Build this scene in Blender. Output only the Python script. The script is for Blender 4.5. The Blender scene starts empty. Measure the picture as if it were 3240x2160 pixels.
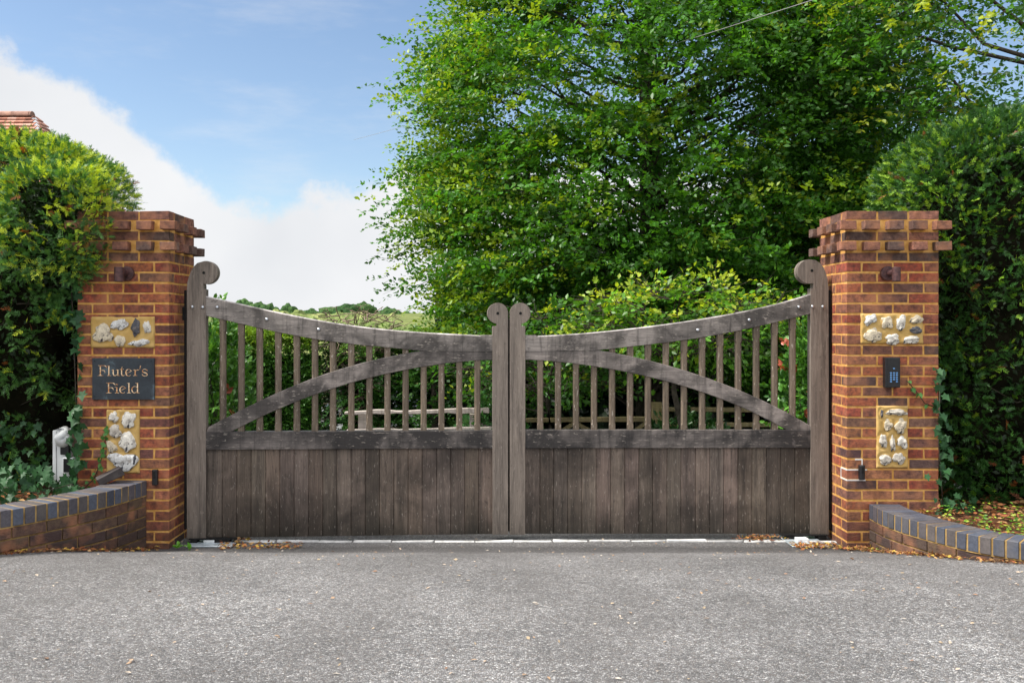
import bpy, bmesh, math, random
import numpy as np
from mathutils import Vector, Matrix, noise as mnoise
R = math.radians
random.seed(7)
rng = np.random.default_rng(7)
scn = bpy.context.scene
COL = scn.collection

# ------------------------------------------------------------------ camera
F = 2884.0; CX, CY, EYE = 1560.0, 1024.0, 1.63        # focal length and horizon, in pixels of the 3240 px photograph
cam_d = bpy.data.cameras.new("camera"); cam = bpy.data.objects.new("camera", cam_d); COL.objects.link(cam)
cam.location = (0, 0, EYE); cam.rotation_euler = (R(90), 0, 0)
cam_d.sensor_width = 36; cam_d.lens = F / 3240 * 36
cam_d.shift_x = (1620 - CX) / 3240; cam_d.shift_y = -(1080 - CY) / 3240
cam_d.clip_end = 3000; cam_d.clip_start = 0.05
scn.camera = cam

# ------------------------------------------------------------------ sun, sky, exposure
SUN_DIR = Vector((-0.60, -0.10, 0.78)).normalized()        # towards the sun
sun_d = bpy.data.lights.new("sun", 'SUN'); sun = bpy.data.objects.new("sun", sun_d); COL.objects.link(sun)
sun_d.energy = 3.2; sun_d.angle = R(12); sun_d.color = (1.0, 0.95, 0.87)
sun.rotation_euler = SUN_DIR.to_track_quat('Z', 'Y').to_euler()
scn.view_settings.view_transform = 'Standard'; scn.view_settings.look = 'None'
scn.view_settings.gamma = 1; scn.view_settings.exposure = 1.0; scn.view_settings.use_curve_mapping = False

world = bpy.data.worlds.new("World"); scn.world = world; world.use_nodes = True
nt = world.node_tree; nt.nodes.clear()
def N(t, **kw):
    n = nt.nodes.new(t)
    for k, v in kw.items(): setattr(n, k, v)
    return n
def LK(a, b): nt.links.new(a, b)
def mth(op, a, b=None, c=None, clamp=False):
    n = N('ShaderNodeMath', operation=op); n.use_clamp = clamp
    for i, v in enumerate((a, b, c)):
        if v is None: continue
        if isinstance(v, (int, float)): n.inputs[i].default_value = v
        else: LK(v, n.inputs[i])
    return n.outputs[0]
tc = N('ShaderNodeTexCoord'); sep = N('ShaderNodeSeparateXYZ'); LK(tc.outputs['Generated'], sep.inputs[0])
az = mth('ARCTAN2', sep.outputs[0], sep.outputs[1]); el = mth('ARCSINE', sep.outputs[2])
cv = N('ShaderNodeFloatCurve'); c0 = cv.mapping.curves[0]
pts = [(-180, .30), (-60, .36), (-36, .31), (-28.4, .268), (-23.6, .235), (-20.2, .190), (-17.5, .146), (-12.9, .132), (-8.1, .140), (-6.5, .160), (-3, .185), (8, .17), (21.6, .125), (30, .10), (60, .2), (180, .3)]
for i, (a, v) in enumerate(pts):
    p = ((a + 180) / 360, v)
    if i == 0: c0.points[0].location = p
    elif i == len(pts) - 1: c0.points[-1].location = p
for a, v in pts[1:-1]: c0.points.new((a + 180) / 360, v)
cv.mapping.update()
azn = mth('MULTIPLY_ADD', az, 1 / (2 * math.pi), 0.5); LK(azn, cv.inputs['Value'])
nz = N('ShaderNodeTexNoise'); nz.inputs['Scale'].default_value = 11; nz.inputs['Detail'].default_value = 9; nz.inputs['Roughness'].default_value = .62
LK(tc.outputs['Generated'], nz.inputs['Vector'])
edge = mth('ADD', mth('SUBTRACT', cv.outputs[0], el), mth('MULTIPLY_ADD', nz.outputs[0], .13, -.065))
mr = N('ShaderNodeMapRange', interpolation_type='SMOOTHSTEP'); mr.inputs['From Min'].default_value = -.008; mr.inputs['From Max'].default_value = .020
LK(edge, mr.inputs['Value'])
# thin wisps high up
mp = N('ShaderNodeMapping'); mp.inputs['Scale'].default_value = (2.2, 2.2, 9.0); mp.inputs['Rotation'].default_value = (0, R(14), 0); LK(tc.outputs['Generated'], mp.inputs[0])
nw = N('ShaderNodeTexNoise'); nw.inputs['Scale'].default_value = 2.3; nw.inputs['Detail'].default_value = 6; nw.inputs['Roughness'].default_value = .6; LK(mp.outputs[0], nw.inputs['Vector'])
wr = N('ShaderNodeMapRange', interpolation_type='SMOOTHSTEP'); wr.inputs['From Min'].default_value = .50; wr.inputs['From Max'].default_value = .8; wr.inputs['To Max'].default_value = .28
LK(nw.outputs[0], wr.inputs['Value'])
# bright cloud deck added overhead and behind the camera, out of frame, as fill light
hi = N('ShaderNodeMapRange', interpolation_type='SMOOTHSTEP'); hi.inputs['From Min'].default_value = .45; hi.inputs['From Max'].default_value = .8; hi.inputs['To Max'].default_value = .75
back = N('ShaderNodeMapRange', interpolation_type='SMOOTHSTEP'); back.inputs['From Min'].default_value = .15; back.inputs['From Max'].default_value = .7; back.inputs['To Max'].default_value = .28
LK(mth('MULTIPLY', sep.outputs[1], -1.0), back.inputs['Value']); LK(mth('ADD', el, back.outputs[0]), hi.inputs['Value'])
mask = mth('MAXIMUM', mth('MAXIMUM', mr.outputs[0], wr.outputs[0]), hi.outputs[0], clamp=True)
sky = N('ShaderNodeTexSky', sky_type='NISHITA'); sky.sun_disc = False
sky.sun_elevation = math.asin(SUN_DIR.z); sky.sun_rotation = math.atan2(SUN_DIR.x, SUN_DIR.y)
sky.air_density = 1.0; sky.dust_density = 0.6; sky.ozone_density = 1.2
hsv = N('ShaderNodeHueSaturation'); hsv.inputs['Saturation'].default_value = 1.0; hsv.inputs['Value'].default_value = 1.0; LK(sky.outputs[0], hsv.inputs['Color'])
cshade = N('ShaderNodeTexNoise'); cshade.inputs['Scale'].default_value = 5; cshade.inputs['Detail'].default_value = 4; LK(tc.outputs['Generated'], cshade.inputs['Vector'])
cmix = N('ShaderNodeMix', data_type='RGBA'); cmix.inputs[6].default_value = (4.3, 4.45, 4.7, 1); cmix.inputs[7].default_value = (6.2, 6.2, 6.2, 1); LK(cshade.outputs[0], cmix.inputs[0])
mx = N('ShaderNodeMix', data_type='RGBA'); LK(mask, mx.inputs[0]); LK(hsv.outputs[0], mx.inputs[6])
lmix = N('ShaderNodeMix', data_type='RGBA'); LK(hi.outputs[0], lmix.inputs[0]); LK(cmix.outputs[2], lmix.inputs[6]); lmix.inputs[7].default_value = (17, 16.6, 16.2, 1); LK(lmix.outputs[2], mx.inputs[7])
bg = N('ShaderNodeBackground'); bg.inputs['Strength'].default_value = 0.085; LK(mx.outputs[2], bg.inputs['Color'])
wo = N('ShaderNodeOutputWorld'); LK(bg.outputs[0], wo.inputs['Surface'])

# ------------------------------------------------------------------ helpers
def P(px, py, Y): return Vector(((px - CX) * Y / F, Y, EYE - (py - CY) * Y / F))
def tag(o, label=None, cat=None, group=None, kind=None):
    if label: o['label'] = label
    if cat: o['category'] = cat
    if group: o['group'] = group
    if kind: o['kind'] = kind
    return o
def empty(name, loc=(0, 0, 0), rz=0, label=None, cat=None, group=None):
    o = bpy.data.objects.new(name, None); COL.objects.link(o); o.location = loc; o.rotation_euler = (0, 0, rz)
    o.empty_display_size = .2
    return tag(o, label, cat, group)
def mesh_obj(name, V, Fc, mat, parent=None, cols=None, smooth=False):
    me = bpy.data.meshes.new(name); me.from_pydata([tuple(v) for v in V], [], [tuple(f) for f in Fc]); me.update()
    if cols is not None:
        a = me.color_attributes.new('col', 'FLOAT_COLOR', 'POINT'); a.data.foreach_set('color', np.asarray(cols, dtype=np.float32).reshape(-1))
    if smooth: me.shade_smooth()
    if mat: me.materials.append(mat)
    o = bpy.data.objects.new(name, me); COL.objects.link(o); o.parent = parent
    return o
def bevel(o, w, seg=1, ang=35):
    m = o.modifiers.new('bevel', 'BEVEL'); m.width = w; m.segments = seg; m.limit_method = 'ANGLE'; m.angle_limit = R(ang); return o
class MB:
    """collects solids into one mesh; colour per solid"""
    def __init__(s): s.V = []; s.F = []; s.C = []
    def add(s, vs, fs, c=(1, 1, 1)):
        n = len(s.V); s.V += [tuple(v) for v in vs]; s.F += [tuple(i + n for i in f) for f in fs]; s.C += [(c[0], c[1], c[2], 1)] * len(vs)
    def box(s, x0, x1, y0, y1, z0, z1, c=(1, 1, 1), M=None, jit=0):
        vs = [Vector((x, y, z)) for x in (x0, x1) for y in (y0, y1) for z in (z0, z1)]
        if jit: vs = [v + Vector((random.uniform(-jit, jit), random.uniform(-jit, jit) * .6, random.uniform(-jit, jit))) for v in vs]
        if M is not None: vs = [M @ v for v in vs]
        s.add(vs, [(0, 1, 3, 2), (4, 6, 7, 5), (0, 4, 5, 1), (2, 3, 7, 6), (0, 2, 6, 4), (1, 5, 7, 3)], c)
    def tube(s, pts, radii, seg=8, c=(1, 1, 1), cap=True):
        pts = [Vector(p) for p in pts]; n = len(pts); rings = []
        for i, p in enumerate(pts):
            t = (pts[min(i + 1, n - 1)] - pts[max(i - 1, 0)])
            t = t.normalized() if t.length > 1e-9 else Vector((0, 0, 1))
            a = t.cross(Vector((0, 0, 1)));
            if a.length < .05: a = t.cross(Vector((1, 0, 0)))
            a.normalize(); b = t.cross(a)
            r = radii[i] if hasattr(radii, '__len__') else radii
            rings.append([p + (a * math.cos(k * 2 * math.pi / seg) + b * math.sin(k * 2 * math.pi / seg)) * r for k in range(seg)])
        vs = [v for r_ in rings for v in r_]; fs = []
        for i in range(n - 1):
            for k in range(seg):
                k2 = (k + 1) % seg; fs.append((i * seg + k, i * seg + k2, (i + 1) * seg + k2, (i + 1) * seg + k))
        if cap: fs.append(tuple(range(seg))[::-1]); fs.append(tuple((n - 1) * seg + k for k in range(seg)))
        s.add(vs, fs, c)
    def prism(s, poly, y0, y1, c=(1, 1, 1)):
        """poly: (x, z) outline, extruded from y0 to y1"""
        n = len(poly); vs = [(x, y0, z) for x, z in poly] + [(x, y1, z) for x, z in poly]
        fs = [tuple(range(n)), tuple(range(2 * n - 1, n - 1, -1))] + [(i, i + n, (i + 1) % n + n, (i + 1) % n) for i in range(n)]
        s.add(vs, fs, c)
    def build(s, name, mat, parent=None, smooth=False):
        o = mesh_obj(name, s.V, s.F, mat, parent, s.C, smooth)
        bm = bmesh.new(); bm.from_mesh(o.data); bmesh.ops.recalc_face_normals(bm, faces=bm.faces); bm.to_mesh(o.data); bm.free()
        return o
def inst_mesh(name, tv, tf, O, D, Nn, scale, cols, mat, parent=None, wscale=None):
    """many copies of a small leaf template (x = along, y = across, z = up) as one mesh"""
    tv = np.asarray(tv, float); tf = np.asarray(tf, int); n = len(O); m = len(tv)
    D = D / np.linalg.norm(D, axis=1, keepdims=True)
    S = np.cross(Nn, D); S /= np.linalg.norm(S, axis=1, keepdims=True) + 1e-9
    U = np.cross(D, S)
    sc = np.asarray(scale).reshape(n, 1, 1); ws = sc if wscale is None else np.asarray(wscale).reshape(n, 1, 1)
    V = O[:, None, :] + D[:, None, :] * tv[None, :, 0:1] * sc + S[:, None, :] * tv[None, :, 1:2] * ws + U[:, None, :] * tv[None, :, 2:3] * ws
    V = V.reshape(-1, 3)
    k = tf.shape[1]; FI = (tf[None] + (np.arange(n) * m)[:, None, None]).reshape(-1)
    me = bpy.data.meshes.new(name); me.vertices.add(len(V)); me.vertices.foreach_set('co', V.astype(np.float32).reshape(-1))
    nf = n * len(tf); me.loops.add(nf * k); me.loops.foreach_set('vertex_index', FI.astype(np.int32))
    me.polygons.add(nf); me.polygons.foreach_set('loop_start', (np.arange(nf) * k).astype(np.int32)); me.polygons.foreach_set('loop_total', np.full(nf, k, np.int32))
    me.update(calc_edges=True)
    a = me.color_attributes.new('col', 'FLOAT_COLOR', 'POINT')
    cc = np.ones((n, m, 4), np.float32); cc[:, :, :3] = cols[:, None, :]; a.data.foreach_set('color', cc.reshape(-1))
    me.materials.append(mat); o = bpy.data.objects.new(name, me); COL.objects.link(o); o.parent = parent
    return o
LEAF4 = ([(0, 0, 0), (.45, .30, .07), (1, 0, -.05), (.45, -.30, .07)], [(0, 3, 2), (0, 2, 1)])          # folded oval leaf
LEAF6 = ([(0, 0, 0), (.25, .22, .04), (.65, .24, .05), (1, 0, -.1), (.65, -.24, .05), (.25, -.22, .04)], [(0, 5, 4, 3), (0, 3, 2, 1)])
NEEDLE = ([(0, .09, 0), (0, -.09, 0), (1, 0, 0)], [(0, 1, 2)])
IVY = ([(0, 0, 0), (-.12, .30, .02), (.25, .30, .05), (.30, .55, .0), (.52, .26, .05), (1.0, 0, -.08), (.52, -.26, .05), (.30, -.55, 0), (.25, -.30, .05), (-.12, -.30, .02), (.35, 0, 0)],
       [(10, 0, 1), (10, 1, 2), (10, 2, 3), (10, 3, 4), (10, 4, 5), (10, 5, 6), (10, 6, 7), (10, 7, 8), (10, 8, 9), (10, 9, 0)])
def unit(a): return a / (np.linalg.norm(a, axis=1, keepdims=True) + 1e-9)
def sprays(O, D, Nn, L, K, ang, leaf, droop=.0, spread=0.35, jitter=.25, taper=.35, size_var=.25, zfan=0.0):
    """O,D,Nn: spray origins, directions, normals; returns leaf arrays (origin, dir, normal, size, spray index)"""
    S = len(O); D = unit(D); side = unit(np.cross(Nn, D)); up = np.cross(D, side)
    t = (np.arange(K) + .5) / K; t = np.tile(t, (S, 1)) + rng.uniform(-.03, .03, (S, K))
    sg = np.where(np.arange(K) % 2 == 0, 1., -1.)[None, :] * np.ones((S, 1))
    Lc = np.asarray(L).reshape(S, 1)
    pos = O[:, None, :] + D[:, None, :] * (t * Lc)[..., None] - np.array([0, 0, 1.])[None, None] * (droop * Lc * t * t)[..., None]
    a = ang * (1 - t * spread)
    dr = D[:, None, :] * np.cos(a)[..., None] + side[:, None, :] * (np.sin(a) * sg)[..., None] + up[:, None, :] * (zfan * rng.normal(0, 1, (S, K)))[..., None]
    dr = dr + rng.normal(0, jitter, dr.shape) * .5
    nr = up[:, None, :] + rng.normal(0, jitter, dr.shape)
    sz = leaf * (1 - taper * t) * (1 + rng.uniform(-size_var, size_var, (S, K)))
    idx = np.repeat(np.arange(S), K)
    return pos.reshape(-1, 3), unit(dr.reshape(-1, 3)), unit(nr.reshape(-1, 3)), sz.reshape(-1), idx

# ------------------------------------------------------------------ materials
def mat_new(name):
    m = bpy.data.materials.new(name); m.use_nodes = True; t = m.node_tree
    b = t.nodes['Principled BSDF']; return m, t, b
def nd(t, typ, **kw):
    n = t.nodes.new(typ)
    for k, v in kw.items(): setattr(n, k, v)
    return n
def texnoise(t, scale, detail=4, rough=.55, stretch=None, coord='Object', dist=0):
    tcn = nd(t, 'ShaderNodeTexCoord'); src = tcn.outputs[coord]
    if stretch:
        m = nd(t, 'ShaderNodeMapping'); m.inputs['Scale'].default_value = stretch; t.links.new(src, m.inputs[0]); src = m.outputs[0]
    n = nd(t, 'ShaderNodeTexNoise'); n.inputs['Scale'].default_value = scale; n.inputs['Detail'].default_value = detail; n.inputs['Roughness'].default_value = rough; n.inputs['Distortion'].default_value = dist
    t.links.new(src, n.inputs['Vector']); return n.outputs[0]
def ramp(t, f, stops, interp='LINEAR'):
    r = nd(t, 'ShaderNodeValToRGB'); e = r.color_ramp.elements; r.color_ramp.interpolation = interp
    while len(e) < len(stops): e.new(.5)
    for i, (p, c) in enumerate(stops):
        e[i].position = p; e[i].color = (c[0], c[1], c[2], 1) if hasattr(c, '__len__') else (c, c, c, 1)
    t.links.new(f, r.inputs[0]); return r.outputs[0]
def mixc(t, fac, a, b, mode='MIX'):
    m = nd(t, 'ShaderNodeMix', data_type='RGBA', blend_type=mode)
    for i, v in ((0, fac), (6, a), (7, b)):
        if isinstance(v, (int, float)): m.inputs[i].default_value = v
        elif isinstance(v, tuple): m.inputs[i].default_value = (v[0], v[1], v[2], 1)
        else: t.links.new(v, m.inputs[i])
    return m.outputs[2]
def tm(t, op, a, b=0.0):
    n = nd(t, 'ShaderNodeMath', operation=op)
    for i, v in enumerate((a, b)):
        if isinstance(v, (int, float)): n.inputs[i].default_value = v
        else: t.links.new(v, n.inputs[i])
    return n.outputs[0]
def bump(t, b, h, strength=.5, dist=.01):
    n = nd(t, 'ShaderNodeBump'); n.inputs['Strength'].default_value = strength; n.inputs['Distance'].default_value = dist
    t.links.new(h, n.inputs['Height']); t.links.new(n.outputs[0], b.inputs['Normal'])
def attr(t): n = nd(t, 'ShaderNodeAttribute'); n.attribute_name = 'col'; return n.outputs['Color']

def mat_brick(name, soot=.25):
    m, t, b = mat_new(name)
    n1 = texnoise(t, 26, 5, .65); n2 = texnoise(t, 7, 3, .5); n3 = texnoise(t, 140, 3, .6)
    c = mixc(t, ramp(t, n1, [(.38, 0), (.66, .8)]), attr(t), (.06, .034, .034))
    c = mixc(t, ramp(t, n2, [(.48, 0), (.7, .6)]), c, (.46, .20, .10))
    c = mixc(t, ramp(t, n3, [(.62, 0), (.8, .35)]), c, (.42, .30, .22))
    tcn = nd(t, 'ShaderNodeTexCoord'); sp = nd(t, 'ShaderNodeSeparateXYZ'); t.links.new(tcn.outputs['Object'], sp.inputs[0])
    dz = tm(t, 'ADD', sp.outputs[2], tm(t, 'MULTIPLY', texnoise(t, 6, 5, .7), .4)); c = mixc(t, ramp(t, dz, [(.22, .6), (.5, 0)]), c, (.045, .035, .03))
    t.links.new(c, b.inputs['Base Color']); b.inputs['Roughness'].default_value = .88; b.inputs['Specular IOR Level'].default_value = .25
    h = tm(t, 'ADD', tm(t, 'MULTIPLY', texnoise(t, 45, 5, .7, stretch=(1, 1, 2.2), dist=.8), 1.0), tm(t, 'MULTIPLY', n3, .4))
    bump(t, b, h, .75, .012); return m
M_BRICK = mat_brick('red_stock_brick'); M_WALLBRICK = mat_brick('brown_wall_brick')
def simple(name, c1, c2, scale=20, rough=.8, spec=.3, bmp=.3, bd=.005, metal=0, stops=(.35, .7), detail=5):
    m, t, b = mat_new(name); n = texnoise(t, scale, detail, .6)
    t.links.new(ramp(t, n, [(stops[0], c1), (stops[1], c2)]), b.inputs['Base Color'])
    b.inputs['Roughness'].default_value = rough; b.inputs['Specular IOR Level'].default_value = spec; b.inputs['Metallic'].default_value = metal
    if bmp: bump(t, b, texnoise(t, scale * 3, 4, .6), bmp, bd)
    return m
M_MORTAR = simple('ochre_mortar', (.48, .235, .055), (.66, .39, .14), 22, .95, .1, .5, .006)
M_MORTAR_DULL = simple('weathered_mortar', (.20, .125, .045), (.46, .31, .13), 14, .95, .1, .5, .006)
M_PANELM = simple('sandy_render', (.46, .29, .09), (.58, .40, .16), 9, .95, .1, .6, .006)
M_WHITEM = simple('white_pointing', (.6, .57, .55), (.72, .7, .68), 30, .9, .2, 0)
M_BLUE = None
def mat_blue():
    m, t, b = mat_new('blue_engineering_brick'); n = texnoise(t, 60, 5, .6); n2 = texnoise(t, 5, 3, .5)
    c = mixc(t, 1.0, attr(t), ramp(t, n, [(.3, .75), (.75, 1.3)]), 'MULTIPLY'); c = mixc(t, ramp(t, n2, [(.5, 0), (.75, .5)]), c, (.17, .15, .135))
    t.links.new(c, b.inputs['Base Color']); b.inputs['Roughness'].default_value = .55; b.inputs['Specular IOR Level'].default_value = .4
    bump(t, b, texnoise(t, 90, 4, .6), .25, .004); return m
M_BLUE = mat_blue()
M_BLACK = simple('black_plastic', (.006, .006, .008), (.014, .014, .016), 30, .35, .5, 0)
M_RUBBER = simple('black_rubber', (.004, .004, .004), (.012, .012, .012), 30, .7, .2, 0)
M_COPPER = simple('aged_copper', (.05, .025, .028), (.13, .06, .055), 40, .5, .5, .1, .002, .3)
M_STEEL = simple('zinc_bolt', (.45, .48, .52), (.62, .65, .7), 60, .35, .5, 0, 0, 1)
M_PLATE = simple('galvanised_plate', (.30, .36, .40), (.62, .68, .72), 8, .35, .5, .1, .003, .3)
M_WHITEP = simple('white_paint_panel', (.62, .64, .63), (.78, .8, .8), 8, .5, .4, 0)
M_KEYRING = simple('pale_blue_key', (.12, .30, .62), (.17, .38, .72), 30, .4, .4, 0)
M_GOLD = simple('gilded_letter', (.50, .22, .08), (.86, .66, .42), 55, .6, .3, 0, stops=(.42, .58), detail=2)
def mat_slate():
    m, t, b = mat_new('dark_slate'); n = texnoise(t, 7, 6, .6, dist=.6); n2 = texnoise(t, 60, 3, .6)
    c = ramp(t, n, [(.3, (.012, .018, .026)), (.58, (.026, .036, .046)), (.72, (.10, .15, .18))]); c = mixc(t, 1.0, c, ramp(t, n2, [(.3, .8), (.7, 1.2)]), 'MULTIPLY')
    t.links.new(c, b.inputs['Base Color']); b.inputs['Roughness'].default_value = .6; bump(t, b, n2, .15, .002); return m
M_SLATE = mat_slate()
def mat_flint():
    m, t, b = mat_new('knapped_flint'); n = texnoise(t, 17, 5, .6, dist=1.2); n2 = texnoise(t, 90, 3, .6)
    dark = ramp(t, n, [(.575, 0), (.60, 1)]); c = mixc(t, dark, attr(t), (.035, .037, .048))
    n4 = texnoise(t, 28, 3, .5); c = mixc(t, ramp(t, n4, [(.52, 0), (.66, .65)]), c, (.24, .20, .17))
    c = mixc(t, 1.0, c, ramp(t, n2, [(.3, .72), (.6, 1.1)]), 'MULTIPLY')
    t.links.new(c, b.inputs['Base Color']); b.inputs['Roughness'].default_value = .5; bump(t, b, n2, .5, .006); return m
M_FLINT = mat_flint()
def mat_wood(name, grain, base, dark, stain=(.5, .7), stain_amt=.6, algae=0.0, fleck=.6):
    """weathered hardwood; grain: 'z' or 'x' in object space"""
    m, t, b = mat_new(name)
    st = (14, 14, .8) if grain == 'z' else (.8, 14, 14); st2 = (60, 60, 2.2) if grain == 'z' else (2.2, 60, 60)
    g1 = texnoise(t, 2.2, 6, .65, stretch=st, dist=.3); g2 = texnoise(t, 3, 4, .6, stretch=st2); big = texnoise(t, 2.6, 5, .62, dist=.5)
    lo = tuple(x * .50 for x in base); hi = tuple(min(1, x * 1.6) for x in base)
    c = ramp(t, g1, [(.3, lo), (.5, base), (.72, hi)]); c = mixc(t, .55, c, ramp(t, g2, [(.3, lo), (.7, hi)]))
    c = mixc(t, 1.0, c, attr(t), 'MULTIPLY')
    s = ramp(t, big, [(stain[0], 0), (stain[1], stain_amt)]); c = mixc(t, s, c, dark)
    runs = texnoise(t, 1.3, 5, .7, stretch=(13, 13, 1.0), dist=.4); c = mixc(t, ramp(t, runs, [(.50, 0), (.66, .62)]), c, dark)
    pale = texnoise(t, 1.7, 5, .7, stretch=(9, 9, 1.4) if grain == 'z' else (3.5, 3.5, 3.5), dist=.8); c = mixc(t, ramp(t, pale, [(.60, 0), (.74, .5)]), c, hi)
    if algae:
        tcn = nd(t, 'ShaderNodeTexCoord'); sp = nd(t, 'ShaderNodeSeparateXYZ'); t.links.new(tcn.outputs['Object'], sp.inputs[0])
        zz = tm(t, 'ADD', sp.outputs[2], tm(t, 'MULTIPLY', texnoise(t, 5, 5, .7), .30)); a = ramp(t, zz, [(.12, algae), (.30, algae * .4), (.50, 0)])
        c = mixc(t, a, c, (.012, .011, .007))
    f = texnoise(t, 62, 3, .6, stretch=(1.3, 1.3, .38) if grain == 'z' else (.38, 1.3, 1.3), dist=.3); c = mixc(t, ramp(t, f, [(.62, 0), (.68, fleck)]), c, (.42, .37, .32))
    f2 = texnoise(t, 40, 4, .6, stretch=(1.3, 1.3, .5) if grain == 'z' else (.5, 1.3, 1.3)); c = mixc(t, ramp(t, f2, [(.30, .55), (.40, 0)]), c, dark)
    t.links.new(c, b.inputs['Base Color']); b.inputs['Roughness'].default_value = .62; b.inputs['Specular IOR Level'].default_value = .35
    bump(t, b, tm(t, 'ADD', g2, tm(t, 'MULTIPLY', f, .5)), .45, .004); return m
WB = (.135, .108, .092)
M_STILE = mat_wood('weathered_stile_wood', 'z', (.185, .153, .128), (.05, .04, .035), (.58, .8), .4, .6, .3)
M_BOARD = mat_wood('weathered_board_wood', 'z', (.150, .117, .096), (.028, .021, .017), (.42, .66), .75, .95, .35)
M_RAIL = mat_wood('weathered_rail_wood', 'x', (.235, .208, .190), (.032, .028, .026), (.43, .60), .85, 0, .55)
M_MIDRAIL = mat_wood('blackened_rail_wood', 'x', (.15, .13, .12), (.018, .016, .016), (.36, .56), .92, 0, .4)
M_SPIND = mat_wood('spindle_wood', 'z', (.15, .115, .082), (.05, .038, .028), (.5, .75), .5, 0, .7)
M_PALEWOOD = mat_wood('silvered_rail_timber', 'x', (.42, .37, .33), (.2, .16, .13), (.5, .8), .4)
M_GREENWOOD = mat_wood('green_treated_timber', 'x', (.26, .21, .10), (.12, .09, .05), (.5, .8), .5)
M_BARK = simple('grey_bark', (.04, .034, .026), (.11, .095, .075), 12, .9, .15, .6, .02)
M_TWIG = simple('dead_twig', (.16, .115, .085), (.36, .28, .22), 12, .9, .15, 0)
def mat_leaf(name, trans=.3, rough=.45, spec=.4, tint=(1.25, 1.15, .45)):
    m, t, b = mat_new(name); a = attr(t); t.links.new(a, b.inputs['Base Color'])
    b.inputs['Roughness'].default_value = rough; b.inputs['Specular IOR Level'].default_value = spec
    tr = nd(t, 'ShaderNodeBsdfTranslucent'); t.links.new(mixc(t, 1.0, a, tint, 'MULTIPLY'), tr.inputs['Color'])
    mxs = nd(t, 'ShaderNodeMixShader'); mxs.inputs[0].default_value = trans
    t.links.new(b.outputs[0], mxs.inputs[1]); t.links.new(tr.outputs[0], mxs.inputs[2]); t.links.new(mxs.outputs[0], t.nodes['Material Output'].inputs[0]); return m
M_LEAF = mat_leaf('beech_leaf', .42, .42, .4, (1.5, 1.35, .4))
M_YEW = mat_leaf('yew_needle', .25, .45, .35)
M_GLOSS = mat_leaf('glossy_leaf', .2, .34, .45)
M_IVY = mat_leaf('ivy_leaf', .12, .5, .3)
M_DRY = mat_leaf('dry_leaf', .15, .7, .2, (1, 1, 1))
M_CORE = simple('hedge_shade_core', (.006, .007, .004), (.018, .016, .010), 10, 1, 0, 0)  # near-black solid cores that stand for the shade inside the hedges
def mat_asphalt():
    m, t, b = mat_new('worn_asphalt'); tcn = nd(t, 'ShaderNodeTexCoord')
    v = nd(t, 'ShaderNodeTexVoronoi'); v.inputs['Scale'].default_value = 112; t.links.new(tcn.outputs['Object'], v.inputs['Vector'])
    v2 = nd(t, 'ShaderNodeTexVoronoi', feature='DISTANCE_TO_EDGE'); v2.inputs['Scale'].default_value = 112; t.links.new(tcn.outputs['Object'], v2.inputs['Vector'])
    sp = nd(t, 'ShaderNodeSeparateColor'); t.links.new(v.outputs['Color'], sp.inputs[0])
    c = ramp(t, sp.outputs[0], [(0, (.13, .13, .135)), (.3, (.22, .218, .22)), (.7, (.335, .332, .333)), (.93, (.45, .445, .44)), (1, (.62, .61, .60))])
    c = mixc(t, ramp(t, sp.outputs[1], [(.7, 0), (.9, .5)]), c, (.22, .18, .15))
    c = mixc(t, ramp(t, v2.outputs['Distance'], [(0, .85), (.10, 0)]), c, (.045, .043, .043))
    big = texnoise(t, 1.1, 5, .6, stretch=(1, 1.3, 1)); c = mixc(t, 1.0, c, ramp(t, big, [(.3, .74), (.7, 1.2)]), 'MULTIPLY')
    med = texnoise(t, 18, 4, .6); c = mixc(t, 1.0, c, ramp(t, med, [(.35, .86), (.65, 1.12)]), 'MULTIPLY')
    edge = texnoise(t, .55, 4, .6, stretch=(1.6, .5, 1)); c = mixc(t, ramp(t, edge, [(.42, 0), (.62, .38)]), c, (.13, .122, .118))
    spots = texnoise(t, 5, 4, .6); c = mixc(t, ramp(t, spots, [(.66, 0), (.74, .45)]), c, (.09, .085, .082))
    # darker band in front of the gate: wet road plus the gate's contact shadow painted in
    s = nd(t, 'ShaderNodeSeparateXYZ'); t.links.new(tcn.outputs['Object'], s.inputs[0])
    yy = tm(t, 'ADD', s.outputs[1], tm(t, 'MULTIPLY', texnoise(t, 3, 3, .5), .22))
    c = mixc(t, ramp(t, tm(t, 'MULTIPLY', tm(t, 'SUBTRACT', yy, 6.35), 2.0), [(0, 0), (.35, .62), (.8, .7), (.98, .3)]), c, (.055, .052, .052))
    t.links.new(c, b.inputs['Base Color']); b.inputs['Roughness'].default_value = .75; b.inputs['Specular IOR Level'].default_value = .35
    h = tm(t, 'ADD', tm(t, 'MULTIPLY', ramp(t, v2.outputs['Distance'], [(0, 0), (.25, 1)]), 1.0), tm(t, 'MULTIPLY', sp.outputs[2], .8))
    bump(t, b, h, .9, .006); return m
M_ROAD = mat_asphalt()
M_SOIL = simple('leafy_soil', (.03, .018, .01), (.12, .06, .03), 16, .95, .1, .8, .02)
M_GRASS = simple('field_grass', (.08, .11, .03), (.20, .22, .07), .2, .95, .1, 0)
M_STONE = simple('pale_threshold_stone', (.36, .36, .35), (.66, .66, .65), 14, .8, .2, .4, .006)
M_TILE = None
def mat_tile():
    m, t, b = mat_new('clay_roof_tile'); n = texnoise(t, 9, 6, .7)
    c = mixc(t, 1.0, attr(t), ramp(t, n, [(.35, (.6, .5, .45)), (.5, (1, 1, 1)), (.68, (1.3, 1.25, 1.15))]), 'MULTIPLY')
    t.links.new(c, b.inputs['Base Color']); b.inputs['Roughness'].default_value = .85; bump(t, b, n, .4, .01); return m
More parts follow.
